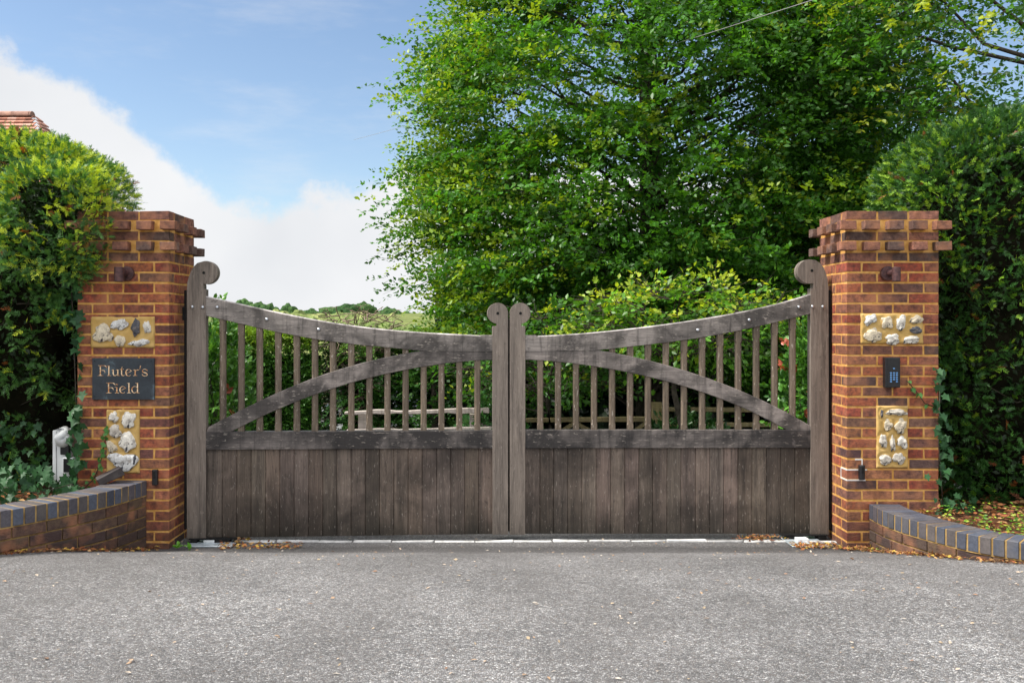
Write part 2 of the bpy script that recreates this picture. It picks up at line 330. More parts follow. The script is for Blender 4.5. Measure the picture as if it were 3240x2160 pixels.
M_TILE = mat_tile()

# ------------------------------------------------------------------ ground
def gz(x, y):
    """road height: dips to the gate, climbs again towards the camera, falls away beyond the gate"""
    if y < 6.6: d = 6.6 - y; z = .30 * (1 - math.exp(-(d / 1.1) ** 1.35)); z += .05 * max(0, min(1, (-x - 1.6) / 1.4)) * min(1, d / .9)
    elif y < 7.4: z = 0.0
    else: z = -1.0 * (1 - math.exp(-((y - 7.4) / 5.0) ** 1.3))
    return z
def grid(name, xs, ys, zf, mat, kind='structure'):
    V = [(x, y, zf(x, y)) for y in ys for x in xs]; nx = len(xs)
    Fc = [(j * nx + i, j * nx + i + 1, (j + 1) * nx + i + 1, (j + 1) * nx + i) for j in range(len(ys) - 1) for i in range(nx - 1)]
    o = mesh_obj(name, V, Fc, mat, None, smooth=True); o['kind'] = kind; return o
xs = [-60, -30, -15] + [-8 + .4 * i for i in range(41)] + [15, 30, 60]
ys = [-14, -9, -6, -3] + [0 + .12 * i for i in range(84)] + [11, 12, 13, 14, 16, 18, 21, 25, 30]
grid('road', xs, ys, lambda x, y: gz(x, y), M_ROAD)
def hillz(x, y):
    d = max(0, y - 40); return -1.3 + 9.0 * (1 - math.exp(-(d / 260) ** 2)) - 2.5 * max(0, min(1, (x - 20) / 200))
grid('ground', [-1500, -700, -400, -250, -150, -80, -40, 0, 40, 80, 150, 250, 400, 700, 1500], [-600, -100, 0, 30, 40, 60, 80, 110, 150, 200, 250, 300, 400, 600, 1200, 2500],
     lambda x, y: hillz(x, y) - .12, M_GRASS)

# ------------------------------------------------------------------ gate leaves
def solid(parts, name, mat, parent, th0, th1, bev=.004, c=(1, 1, 1)):
    mb = MB()
    for poly in parts: mb.prism(poly, th0, th1, c)
    o = mb.build(name, mat, parent)
    # triangulate-safe: concave n-gons are split
    bm = bmesh.new(); bm.from_mesh(o.data); bmesh.ops.triangulate(bm, faces=[f for f in bm.faces if len(f.verts) > 4]); bm.to_mesh(o.data); bm.free()
    if bev: bevel(o, bev, 2, 40)
    return o
def arc(cx, cy, r, a0, a1, n=20): return [(cx + r * math.cos(R(a0 + (a1 - a0) * i / n)), cy + r * math.sin(R(a0 + (a1 - a0) * i / n))) for i in range(n + 1)]
def interp(pts, x):
    for (x0, y0), (x1, y1) in zip(pts, pts[1:]):
        if x0 <= x <= x1: return y0 + (y1 - y0) * (x - x0) / (x1 - x0)
    return pts[0][1] if x < pts[0][0] else pts[-1][1]
def smoothc(pts, n=26):
    """resample a measured curve through a quartic fit so that it runs fair"""
    X = np.array([p[0] for p in pts]); Yv = np.array([p[1] for p in pts]); xm = X.mean(); c = np.polyfit((X - xm) / 500, Yv, 4)
    xx = np.linspace(X[0], X[-1], n); return [(float(x), float(np.polyval(c, (x - xm) / 500))) for x in xx]
def make_gate(a, b, D, label):
    ang = math.atan(b); ca, sa = math.cos(ang), math.sin(ang)
    ox = D['origin']; u = (ox - CX) / F; Y0 = a / (1 - b * u); X0 = u * Y0
    root = empty('wooden_gate', (X0, Y0, 0), ang, label, 'gate')
    def L(px, py):
        u = (px - CX) / F; Y = a / (1 - b * u); X = u * Y
        return (((X - X0) * ca + (Y - Y0) * sa), EYE - (py - CY) * Y / F)
    LP = lambda pts: [L(*p) for p in pts]
    solid([LP(D['hinge'])], 'hinge_stile', M_STILE, root, 0, .078)
    solid([LP(D['meet'])], 'meeting_stile', M_STILE, root, 0, .078)
    tr = solid([LP(D['top'])], 'top_rail', M_RAIL, root, .006, .068)
    solid([LP(D['brace'])], 'curved_brace', M_RAIL, root, .009, .062, .004, (.97, .95, .95))
    solid([LP(D['mid'])], 'middle_rail', M_MIDRAIL, root, .004, .070)
    # thin pale strip on the top rail: its lit top edge put into colour
    tc_ = D['topcurve']; mb = MB()
    for (p, q) in zip(tc_, tc_[1:]):
        (x0, z0), (x1, z1) = L(*p), L(*q)
        mb.add([(x0, .012, z0 - .001), (x1, .012, z1 - .001), (x1, .064, z1 - .001), (x0, .064, z0 - .001), (x0, .016, z0 + .006), (x1, .016, z1 + .006), (x1, .060, z1 + .006), (x0, .060, z0 + .006)],
               [(0, 1, 5, 4), (2, 3, 7, 6), (4, 5, 6, 7), (0, 4, 7, 3), (1, 2, 6, 5)], (2.6, 2.7, 2.9))
    mb.build('rail_top_highlight', M_RAIL, root)
    # boarding: tongue and groove boards with v joints
    mb = MB(); js = D['boards']
    for p, q in zip(js, js[1:]):
        x0, zt = L(p, D['boardtop'](p)); x1, _ = L(q, D['boardtop'](q)); zb = L((p + q) / 2, D['boardbot']((p + q) / 2))[1]
        k = random.uniform(.62, 1.28); c = (k * random.uniform(.98, 1.08), k, k * random.uniform(.92, 1.02)); e = .0045; d = .006
        zt += .03
        pl = [(x0, .026 + d), (x0 + e, .026), (x1 - e, .026), (x1, .026 + d), (x1, .055), (x0, .055)]
        vs = [(x, y, zb) for x, y in pl] + [(x, y, zt) for x, y in pl]; n = 6
        mb.add(vs, [tuple(range(n))[::-1], tuple(range(n, 2 * n))] + [(i, (i + 1) % n, (i + 1) % n + n, i + n) for i in range(n)], c)
    mb.build('boarding', M_BOARD, root)
    # spindles: square ends, stop-chamfered shafts
    for px in D['spind']:
        xc = L(px, 1300)[0]; w = .0225; yb0, yb1 = .016, .060; ztop = L(px, D['spintop'](px))[1] + .02; zbot = L(px, 1372)[1] - .02; z0 = L(px, 1345)[1]
        z1 = L(px, D['spintop'](px) + 34)[1]
        def ring(z, ch):
            return [(xc - w + ch, yb0, z), (xc + w - ch, yb0, z), (xc + w, yb0 + ch, z), (xc + w, yb1 - ch, z), (xc + w - ch, yb1, z), (xc - w + ch, yb1, z), (xc - w, yb1 - ch, z), (xc - w, yb0 + ch, z)]
        lv = [(zbot, .001), (z0, .001), (z0 + .012, .010), (z1 - .012, .010), (z1, .001), (ztop, .001)]
        vs = [v for z, ch in lv for v in ring(z, ch)]; fs = [tuple(range(8)), tuple(range(47, 39, -1))]
        for i in range(5): fs += [(i * 8 + k, i * 8 + (k + 1) % 8, (i + 1) * 8 + (k + 1) % 8, (i + 1) * 8 + k) for k in range(8)]
        mb = MB(); k = random.uniform(.85, 1.15); mb.add(vs, fs, (k, k, k)); mb.build('spindle', M_SPIND, root)
    if D['origin'] == 591:
        xa = L(1596, 1400)[0]; mb = MB(); mb.box(xa, xa + .05, .0785, .10, L(1600, 1688)[1], L(1600, 1010)[1]); bevel(mb.build('dark_gap_strip', M_RUBBER, root), .003)  # dark strip added behind the gap between the leaves so it shows black
    for bx, by in D['bolts']:
        x, z = L(bx, by); mb = MB(); rs = [.0125, .0125, .0105, .0065, .002]; ysq = [.004, -.004, -.008, -.0105, -.0115]
        mb.tube([(x, y, z) for y in ysq], rs, 12); mb.build('bolt', M_STEEL, root, True)
    for bx, by in D['pegs']:
        x, z = L(bx, by); mb = MB(); mb.tube([(x, .002, z), (x, -.0015, z)], [.011, .011], 12); mb.build('peg_hole', M_RUBBER, root)
    (x0, z0), (x1, z1) = L(D['strip'][0], 1675), L(D['strip'][1], 918)
    mb = MB(); mb.box(min(x0, x1), max(x0, x1), .004, .075, z0, z1); bevel(mb.build('rubber_edge', M_RUBBER, root), .004)
    for cy in D['clips']:
        x, z = L(D['clipx'], cy); mb = MB(); mb.box(x - .012, x + .012, .01, .07, z - .05, z + .05); bevel(mb.build('hinge_bracket', M_RUBBER, root), .004)
    for fx0, fx1, fy0, fy1 in D['feet']:
        (x0, z0), (x1, z1) = L(fx0, fy0), L(fx1, fy1)
        mb = MB(); mb.box(x0, x1, -.02, .07, max(z1, .004), z0); bevel(mb.build('hinge_foot', M_RUBBER, root), .003)
    return root
lt = smoothc([(650, 939), (760, 963), (900, 995), (1050, 1022.7), (1225, 1043.8), (1400, 1057.8), (1520, 1063)])
lb = smoothc([(650, 999), (713, 1013.6), (892, 1053), (1041, 1080), (1180, 1094.5), (1281, 1105), (1345, 1111.4)])
bt = smoothc([(657, 1351), (705, 1327), (759, 1300), (829.6, 1262), (933, 1219), (1057, 1175), (1120, 1154), (1225, 1129.7), (1345, 1108)])
bb = smoothc([(734, 1364), (808.8, 1326.7), (891.8, 1289), (1016, 1241.7), (1102.6, 1212), (1190, 1191), (1295.5, 1168), (1400.7, 1150.8), (1520, 1140)])
lhinge = [(591, 1704), (591, 915)] + [(593, 893), (597.5, 875), (604, 858), (613, 843), (624, 832)] + arc(652, 862, 36.5, 250, 470, 26)[1:] + [(644, 897), (645, 906), (645, 914), (651, 915), (651, 1704)]
rhinge = [(2622.5, 1690.5), (2621.7, 912), (2618.5, 883), (2613, 862), (2606, 846), (2594, 831.5), (2580, 823)] + arc(2561, 859, 38, 292, 76, 26)[1:] + [(2574.5, 897), (2574.5, 911), (2565.7, 912), (2565.7, 1690)]
lmeet = [(1558.5, 1690), (1558.5, 1032), (1571.5, 1031), (1571.5, 1023)] + arc(1575, 990.8, 32.8, 102, 360, 30) + [(1607.6, 1690)]
rmeet = [(1662, 1690), (1662, 1032), (1650, 1031), (1650, 1023)] + arc(1646, 990.8, 33, 78, -180, 30) + [(1613, 1690)]
make_gate(6.874, .0502, dict(origin=591, hinge=lhinge, meet=lmeet,
    top=[p for p in lt] + [(1524, 1060), (1560, 1060), (1560, 1113), (1345, 1111.4)] + lb[::-1][1:],
    topcurve=lt, brace=bt + [(1420, 1112.2), (1560, 1113.2), (1560, 1139)] + bb[::-1] + [(715, 1372), (650, 1372)], mid=[(650, 1366), (1560, 1361), (1560, 1418), (650, 1423)],
    boards=[650, 700.4, 746.2, 792, 837.5, 882.8, 928.7, 974.5, 1019.9, 1064.8, 1109.7, 1155, 1200, 1245.3, 1291, 1335.6, 1381.8, 1425.8, 1470.7, 1515, 1560],
    boardtop=lambda x: 1423 - (x - 650) * 5 / 910, boardbot=lambda x: 1704 - (x - 591) * 14 / 1020,
    spind=[702, 760.5, 819, 878, 937, 994.6, 1052, 1110, 1167.5, 1225, 1282.5, 1340, 1396.5, 1453.3, 1510.8],
    spintop=lambda x: interp(lb, x) if x < 1340 else 1130, bolts=[(608, 971), (641, 972), (687, 972), (844, 1010), (1008.6, 1042)], pegs=[(644.6, 863), (1575, 991)],
    strip=(581.5, 589), clips=[992], clipx=580, feet=[(604, 624, 1703, 1724), (680, 728, 1703, 1717), (598, 760, 1702, 1704.5)]),
    'grey weathered timber gate leaf at left, hung beside the pillar with the slate sign')
rt = smoothc([(1701.7, 1064.8), (1800, 1059.5), (1915.6, 1050.8), (2091, 1029.8), (2200, 1014), (2274, 1003), (2398.7, 978), (2523, 945.5), (2566, 932.6)])
rb = smoothc([(1880, 1109), (2038, 1092), (2154, 1076.5), (2233, 1065), (2357, 1042.5), (2502, 1007), (2566, 992.5)])
brt = smoothc([(1880, 1106), (1985.8, 1124.4), (2091, 1149.7), (2200, 1183.4), (2274, 1207), (2398.7, 1260), (2481.6, 1300), (2566, 1347)])
brb = smoothc([(1680, 1138.5), (1701.7, 1139), (1845.5, 1154), (1985.8, 1177.8), (2091, 1201.6), (2200, 1232.5), (2274, 1259), (2357, 1292), (2440, 1332.6), (2490, 1360)])
make_gate(6.88, 0.0, dict(origin=2622, hinge=rhinge, meet=rmeet,
    top=[(1661, 1060), (1696, 1060.5), (1701, 1064.8)] + rt + rb[::-1] + [(1661, 1112)],
    topcurve=rt, brace=[(1661, 1112.5), (1800, 1111)] + brt + [(2566, 1372), (2512, 1372)] + brb[::-1] + [(1661, 1138.5)], mid=[(1661, 1359.6), (2566, 1359.6), (2566, 1417), (1661, 1418)],
    boards=[1661, 1709, 1752.5, 1797.4, 1842.7, 1887.6, 1933.5, 1978, 2023.3, 2067.2, 2112.6, 2157, 2202.9, 2247.8, 2292.6, 2338, 2382.5, 2428.3, 2472.7, 2518, 2566],
    boardtop=lambda x: 1418, boardbot=lambda x: 1690,
    spind=[1709.8, 1766.6, 1823.7, 1881, 1938.4, 1995.6, 2052.4, 2109, 2167, 2224.6, 2281.4, 2339, 2396.6, 2454.7, 2511.9],
    spintop=lambda x: interp(rb, x) if x > 1890 else 1128, bolts=[(2208, 1043.7), (2370.5, 1012), (2527.6, 971), (2571, 969.5), (2604, 970)], pegs=[(2569, 856), (1647, 991)],
    strip=(2623.5, 2631), clips=[992], clipx=2633, feet=[(2588, 2612, 1690, 1712), (2490, 2540, 1690, 1704), (2470, 2618, 1689, 1694)]),
    'grey weathered timber gate leaf at right, hung beside the pillar with the keypad')

# ------------------------------------------------------------------ brick pillars
BR = [((.37, .11, .055), 6), ((.33, .08, .045), 5), ((.28, .10, .06), 4), ((.38, .15, .08), 3), ((.19, .08, .06), 1.8), ((.12, .068, .062), 1.2), ((.24, .12, .085), 2)]
def brick_col(pal=BR):
    c = random.choices([p[0] for p in pal], [p[1] for p in pal])[0]; k = random.uniform(.8, 1.2); return tuple(min(1, v * k * random.uniform(.93, 1.07)) for v in c)
def top_col():
    k = random.uniform(.8, 1.25); c = random.choice([(.19, .11, .085), (.14, .092, .075), (.25, .115, .08), (.30, .135, .095)]); return tuple(v * k for v in c)
TOPZ = 2.445
def pillar(x0, y0, w, sgn, label):
    """sgn: +1 when the gate is to the pillar's right (+x side)"""
    root = empty('brick_pillar', (x0, y0, 0), 0, label, 'pillar'); D = .5525; ft = .1025; j = .0125; H = .0620; fs = (w - 2 * j) / 3; hf = (w - 3 * j - 2 * fs) / 2
    mb = MB(); J = .0016
    J = .0021; rows = 34
    for k in range(rows):
        z1 = TOPZ - .075 * k; z0 = z1 - H
        if z1 < -.1: break
        col = top_col if k < 5 else brick_col
        bx = lambda a, b, c_, d: mb.box(a, b, c_, d, z0 + random.uniform(-.002, .002), z1 + random.uniform(-.002, .002), col(), None, J)
        if k in (1, 3): pass
        elif (k % 2 == 0):
            for i in range(3): bx(i * (fs + j), i * (fs + j) + fs, 0, ft)
            for X0, X1 in ((0, ft), (w - ft, w)):
                for q in range(2): bx(X0, X1, .1125 + q * .225, .3275 + q * .225)
            bx(ft + j, w / 2 - j / 2, D - ft, D); bx(w / 2 + j / 2, w - ft - j, D - ft, D)
        else:
            for X0, X1 in ((0, ft), (w - ft, w)):
                bx(X0, X1, 0, .215); bx(X0, X1, .225, .44); bx(X0, X1, .45, D)
            mid = w / 2; bx(ft + j, mid - j / 2, 0, ft); bx(mid + j / 2, w - ft - j, 0, ft)
            bx(ft + j, mid - j / 2, D - ft, D); bx(mid + j / 2, w - ft - j, D - ft, D)
        if k in (1, 3):
            o = .064; hw = .110; pitch = (w + 2 * o - hw) / 4; py = (D + 2 * o - hw) / 3
            for i in range(5):
                xx = -o + i * pitch
                mb.box(xx, xx + hw, -o, .03, z0, z1, top_col(), None, J * 1.3); mb.box(xx, xx + hw, D - .03, D + o, z0, z1, top_col(), None, J)
            for i in range(1, 3):
                yy = -o + i * py
                mb.box(-o, .03, yy, yy + hw, z0, z1, top_col(), None, J * 1.3); mb.box(w - .03, w + o, yy, yy + hw, z0, z1, top_col(), None, J * 1.3)
            for xx in (-o, w + o - hw):
                pass
    bevel(mb.build('brickwork', M_BRICK, root), .003, 2)
    m2 = MB(); r = .0022; m2.box(r, w - r, r, D - r, -.15, TOPZ - .006); m2.build('mortar', M_MORTAR, root)
    m3 = MB(); m3.add([(0, 0, TOPZ - .005), (w, 0, TOPZ - .005), (w, D, TOPZ - .005), (0, D, TOPZ - .005), (w * .5, D * .5, TOPZ + .03)], [(0, 1, 4), (1, 2, 4), (2, 3, 4), (3, 0, 4)]); m3.build('mortar_cap', M_MORTAR_DULL, root)
    return root
PW = .665; LX, RX, PY = -3.010, 2.562, 6.6
plL = pillar(LX, PY, PW, 1, 'red brick gate pillar carrying the slate name sign')
plR = pillar(RX, PY, PW, -1, 'red brick gate pillar carrying the black keypad')
def flint_panel(root, x0y, rect, stones):
    px0, px1, py0, py1 = rect; ox, oy = root.location.x, root.location.y
    a, b = P(px0, py1, PY), P(px1, py0, PY); w, h = b.x - a.x, b.z - a.z
    nx, nz_ = 40, max(8, int(40 * h / w)); hs = []
    sp = []
    for (cx, cy, hw, hh, rot, kind) in stones:
        q = P(cx, cy, PY); sp.append((q.x - a.x, q.z - a.z, hw * PY / F, hh * PY / F, rot, kind))
    V = []; Fc = []
    for j_ in range(nz_ + 1):
        for i in range(nx + 1):
            x, z = w * i / nx, h * j_ / nz_; edge = min(x, w - x, z, h - z); d = .012 * min(1, edge / .008)
            for (sx, sz, hw, hh, rot, kd) in sp:
                rr = math.hypot((x - sx) / (hw + .012), (z - sz) / (hh + .012)); d -= .006 * max(0, 1 - abs(rr - 1) * 3)
            d += .0035 * mnoise.noise(Vector((x * 22 + ox, z * 22, 3.3)))
            V.append((a.x - ox + x, -d, a.z + z))
    for j_ in range(nz_):
        for i in range(nx): q = j_ * (nx + 1) + i; Fc.append((q, q + 1, q + nx + 2, q + nx + 1))
    pn = mesh_obj('flint_panel', V, Fc, M_PANELM, root, smooth=True)
    sm = pn.modifiers.new('solid', 'SOLIDIFY'); sm.thickness = .03; sm.offset = -1
    for i, (sx, sz, hw, hh, rot, kd) in enumerate(sp):
        bm = bmesh.new(); bmesh.ops.create_icosphere(bm, subdivisions=4, radius=1); sd = random.uniform(0, 99)
        for v in bm.verts:
            d = v.co.normalized(); f = .95 + .55 * mnoise.noise(d * 1.3 + Vector((sd, 0, 0))) + .14 * mnoise.noise(d * 3.2 + Vector((0, sd, 0))) + .07 * mnoise.noise(d * 8 + Vector((0, sd, 0)))
            if kd == 'c': f *= 1 - .45 * max(0, d.x * math.cos(0) - .2)      # scooped side
            v.co = Vector((d.x * hw * f * 1.04, d.y * .0105 * f, d.z * hh * f * 1.04))
        bmesh.ops.rotate(bm, verts=bm.verts, cent=(0, 0, 0), matrix=Matrix.Rotation(R(rot), 3, 'Y'))
        c = (.055, .057, .07) if kd == 'd' else random.choice([(.66, .63, .56), (.60, .52, .38), (.62, .62, .60), (.54, .50, .43)])
        me = bpy.data.meshes.new('flint'); bm.to_mesh(me); bm.free(); me.shade_smooth()
        at = me.color_attributes.new('col', 'FLOAT_COLOR', 'POINT'); at.data.foreach_set('color', np.tile(np.array([*c, 1.], np.float32), len(me.vertices)))
        me.materials.append(M_FLINT); o = bpy.data.objects.new('flint', me); COL.objects.link(o); o.parent = pn
        o.location = (a.x - ox + sx, -.013, a.z + sz)
def zc(lst, sc, x0, y0): return [(x0 + a * sc, y0 + b * sc, c * sc, d * sc, e, f) for a, b, c, d, e, f in lst]
flint_panel(plL, None, (287, 490, 1001, 1101), zc([(855, 1190, 75, 72, 10, 'w'), (990, 1112, 65, 42, -15, 'w'), (1125, 1140, 33, 70, 0, 'd'), (1222, 1140, 30, 58, -8, 'w'), (998, 1252, 40, 45, 5, 'w'), (1163, 1265, 78, 27, -6, 'w')], .3827, 0, 600))
flint_panel(plL, None, (337, 443, 1295, 1497), zc([(812, 490, 32, 33, 0, 'w'), (920, 508, 45, 58, 10, 'w'), (820, 592, 42, 48, 0, 'w'), (908, 665, 55, 60, 12, 'w'), (794, 700, 30, 42, -20, 'w'), (875, 805, 84, 56, 0, 'w')], .4464, 0, 1100))
flint_panel(plR, None, (2722, 2921, 991, 1088), zc([(455, 275, 92, 60, -35, 'w'), (695, 315, 80, 85, 10, 'w'), (895, 325, 75, 115, 15, 'c'), (1110, 275, 90, 52, -12, 'w'), (1100, 420, 78, 48, 10, 'd'), (495, 490, 108, 92, 12, 'w'), (770, 545, 92, 72, 0, 'w'), (1030, 560, 108, 50, -8, 'w')], .2232, 2650, 950))
flint_panel(plR, None, (2772, 2873, 1283, 1480), zc([(645, 352, 10, 28, 0, 'd'), (752, 345, 68, 20, 3, 'w'), (690, 433, 30, 36, 0, 'w'), (780, 443, 40, 52, 15, 'w'), (653, 545, 27, 45, -6, 'w'), (722, 568, 17, 52, -5, 'w'), (792, 558, 33, 38, 0, 'w'), (667, 680, 36, 36, 0, 'w'), (768, 668, 38, 40, 12, 'w')], .4463, 2500, 1150))
# white repointed joints low on the right pillar
mb = MB()
for (x0, x1, row) in ((0, .125, 26.5), (-.001, .15, 24.5)):
    pass
zj = lambda k: TOPZ - .075 * k + .005
mb.box(-.0012, .145, -.0012, .01, zj(25) - .006, zj(25) + .004); mb.box(-.0012, .135, -.0012, .01, zj(26) - .006, zj(26) + .004); mb.box(.106, .114, -.0014, .01, zj(25), zj(24)); mb.box(-.0013, .01, .0, .11, zj(25) - .0062, zj(25) + .0042); mb.box(-.0013, .01, .0, .12, zj(26) - .0062, zj(26) + .0042); mb.box(-.0015, .01, .104, .114, zj(26), zj(25)); mb.box(.06, .11, -.0012, .01, zj(24) - .006, zj(24) + .004)
mb.build('white_pointing', M_WHITEM, plR)

# slate sign
sg = empty('name_sign', P(390, 1264, PY - .02), 0, 'dark slate name sign with gilt lettering on the left brick pillar', 'sign')
sx, sz = sg.location.x, sg.location.z; a = P(291.5, 1264, PY - .02); b = P(487.5, 1132.8, PY - .02)
mb = MB(); mb.box(a.x - sx, b.x - sx, 0, .019, 0, b.z - sz); bevel(mb.build('slate_plate', M_SLATE, sg), .0015)
TH, TN = 30, 11
def FF(dx, dy): return [[(415, 400, TH), (415, 675, TH)], [(352, 400, 6), (400, 404, TN), (480, 402, TN), (545, 408, 20), (580, 432, 26), (602, 466, 3)], [(435, 532, TN), (500, 532, 14), (535, 548, 22), (545, 602, 4)], [(342, 681, 6), (380, 676, 12), (415, 668, 26), (455, 676, 12), (502, 681, 6)]], dx, dy
def LL(dx, dy): return [[(650, 412, TH), (650, 672, TH)], [(604, 408, 8), (635, 412, 14), (664, 408, 12)], [(600, 681, 6), (650, 670, 22), (712, 681, 6)]], dx, dy
def EE(dx, dy):
    pts = []
    for i in range(27):
        t = R(-8 + i * 12.4); w = TN + 20 * max(0, math.cos(t - R(185))); pts.append((1196 + 80 * math.cos(t), 596 - 92 * math.sin(t), w))
    pts = [p for p in pts if not (p[1] > 560 and p[0] > 1262)]
    return [pts, [(1135, 618, TN), (1285, 545, TN)], ], dx, dy
letters = [FF(0, 0), LL(0, 0),
  ([[(722, 518, 8), (770, 524, 16)], [(770, 515, TH), (770, 630, TH), (782, 665, 26), (810, 684, 18), (850, 672, 12), (880, 640, 8)], [(845, 518, 8), (898, 522, 16)], [(898, 515, TH), (898, 660, TH)], [(885, 668, 16), (920, 676, 14), (950, 680, 4)]], 0, 0),
  ([[(1020, 428, 6), (1005, 470, 16), (1000, 505, TH), (1000, 625, TH), (1008, 662, 26), (1035, 684, 18), (1070, 676, 10), (1095, 655, 4)], [(955, 508, 10), (1065, 502, 10)]], 0, 0),
  EE(0, 0),
  ([[(1375, 522, TH), (1375, 672, TH)], [(1312, 520, 6), (1370, 522, 14)], [(1385, 560, 10), (1410, 530, 14), (1440, 518, 24), (1478, 524, 14)], [(1318, 681, 6), (1375, 670, 22), (1438, 681, 6)]], 0, 0),
  ([[(1524, 404, 24), (1515, 450, 20), (1498, 516, 5)]], 0, 0),
  ([[(1712, 556, 6), (1700, 528, 22), (1665, 505, 16), (1625, 500, 12), (1582, 522, 14), (1568, 560, 20), (1600, 588, 28), (1670, 606, 30), (1712, 634, 24), (1708, 668, 16), (1665, 690, 12), (1615, 688, 14), (1585, 672, 20), (1560, 636, 5)]], 0, 0),
  FF(228, 477), ([[(870, 996, TH), (870, 1150, TH)], [(815, 995, 6), (865, 998, 14)], [(815, 1159, 6), (870, 1148, 22), (932, 1159, 6)], [(848, 915, 18), (872, 928, 26), (900, 925, 10)]], 0, 0),
  EE(-162, 472), LL(553, 478),
  ([[(1440, 885, TH), (1440, 1130, TH), (1448, 1150, 24)], [(1380, 884, 6), (1430, 888, 14), (1455, 872, 8)], [(1415, 1152, 10), (1450, 1150, 18), (1500, 1159, 5)], [(1432, 1000, 8), (1395, 978, 12), (1345, 975, 12), (1300, 1005, 20), (1282, 1055, 28), (1292, 1110, 26), (1330, 1152, 20), (1375, 1152, 14), (1432, 1110, 10)]], 0, 0)]
for strokes, dx, dy in letters:
    mb = MB()
    for si, st in enumerate(strokes):
        if len(st) > 3:      # smooth the polyline
            for _ in range(2):
                ns = [st[0]]
                for p, q in zip(st, st[1:]): ns += [tuple(p[i] * .75 + q[i] * .25 for i in range(3)), tuple(p[i] * .25 + q[i] * .75 for i in range(3))]
                st = ns + [st[-1]]
        Lf, Rt = [], []
        for i, (x, y, w) in enumerate(st):
            p, q = st[max(i - 1, 0)], st[min(i + 1, len(st) - 1)]; tx, ty = q[0] - p[0], q[1] - p[1]; l = math.hypot(tx, ty) or 1
            nx_, ny_ = -ty / l * w / 2, tx / l * w / 2; Lf.append((x + nx_, y + ny_)); Rt.append((x - nx_, y - ny_))
        dep = -.0016 - .0002 * si; vs = []
        for (lx, ly), (rx, ry) in zip(Lf, Rt):
            for (zx, zy) in ((lx, ly), (rx, ry)):
                q = P(270 + (zx + dx) * .11477, 1110 + (zy + dy) * .11477, PY - .02); vs.append((q.x - sx, dep, q.z - sz))
        n = len(Lf); fr = [(2 * i, 2 * i + 1, 2 * i + 3, 2 * i + 2) for i in range(n - 1)]
        vb = [(x, .001, z) for x, y, z in vs]; m_ = len(vs)
        fs_ = fr + [(2 * i, 2 * i + 2, 2 * i + 2 + m_, 2 * i + m_) for i in range(n - 1)] + [(2 * i + 1, 2 * i + 1 + m_, 2 * i + 3 + m_, 2 * i + 3) for i in range(n - 1)] + [(0, m_, m_ + 1, 1), (m_ - 2, m_ - 1, 2 * m_ - 1, 2 * m_ - 2)]
        mb.add(vs + vb, fs_)
    mb.build('letter', M_GOLD, sg)
for (zx, zy) in ((255, 275), (1815, 280), (1812, 1250), (262, 1250)):
    q = P(270 + zx * .11477, 1110 + zy * .11477, PY - .02); mb = MB(); mb.tube([(q.x - sx, .002, q.z - sz), (q.x - sx, -.001, q.z - sz)], .0032, 8); mb.build('screw', M_RUBBER, sg)

# keypad
a = P(2801, 1226, PY - .045); b = P(2849, 1130.5, PY - .045)
kp = empty('entry_keypad', (a.x, PY - .045, a.z), 0, 'black door entry keypad with pale blue buttons on the right brick pillar', 'keypad')
mb = MB(); W_, H_ = b.x - a.x, b.z - a.z; mb.box(0, W_, 0, .044, 0, H_); bevel(mb.build('housing', M_BLACK, kp), .004, 3)
mb = MB(); mb.box(W_ * .17, W_ * .95, -.0025, .002, H_ * .03, H_ * .97); bevel(mb.build('fascia', M_BLACK, kp), .001)
def button(zx, zy):
    q = P(2650 + zx * .2232, 950 + zy * .2232, PY - .048); mb = MB(); x, z = q.x - a.x, q.z - a.z; n = 14; vs = []
    for rr, yy in ((.0062, -.003), (.0062, -.0045), (.0028, -.0045), (.0028, -.003)):
        vs += [(x + rr * 1.18 * math.cos(2 * math.pi * k / n), yy, z + rr * .82 * math.sin(2 * math.pi * k / n)) for k in range(n)]
    mb.add(vs, [(r_ * n + k, r_ * n + (k + 1) % n, (r_ + 1) * n + (k + 1) % n, (r_ + 1) * n + k) for r_ in range(3) for k in range(n)]); mb.build('button', M_KEYRING, kp)
button(800, 965)
for zy in (1028, 1058, 1090, 1120):
    for zx in (758, 800, 841): button(zx, zy)
button(758, 1151); button(841, 1151)
# wall lamps
def lamp(px0, px1, py0, py1, dxm, label):
    xc, zt = P((px0 + px1) / 2, py0, PY - .1).x, P(0, py0, PY - .1).z; zb = P(0, py1, PY - .1).z; rad = (px1 - px0) / 2 * (PY - .1) / F
    o = empty('wall_lamp', (xc, PY - .1, zb), 0, label, 'lamp'); h = zt - zb
    mb = MB(); mb.tube([(0, 0, 0), (0, 0, h)], rad, 24); bevel(mb.build('lamp_body', M_COPPER, o), .003, 2); mb = MB(); mb.tube([(0, 0, -.001), (0, 0, .004)], rad * .82, 20); mb.build('lamp_glass', M_RUBBER, o)
    mb = MB(); mb.tube([(dxm * .3, .02, h * .62), (dxm, .098, h * .62)], rad * .75, 14); mb.build('arm', M_COPPER, o)
    mb = MB(); mb.tube([(dxm, .072, h * .60), (dxm, .0995, h * .60)], .052, 28); bevel(mb.build('wall_mount', M_COPPER, o), .004, 2)
lamp(361.6, 392, 845, 891, .022, 'small brown copper downlight on the pillar with the slate sign')
lamp(2823, 2849, 845, 890, -.024, 'small brown copper downlight on the pillar with the keypad')
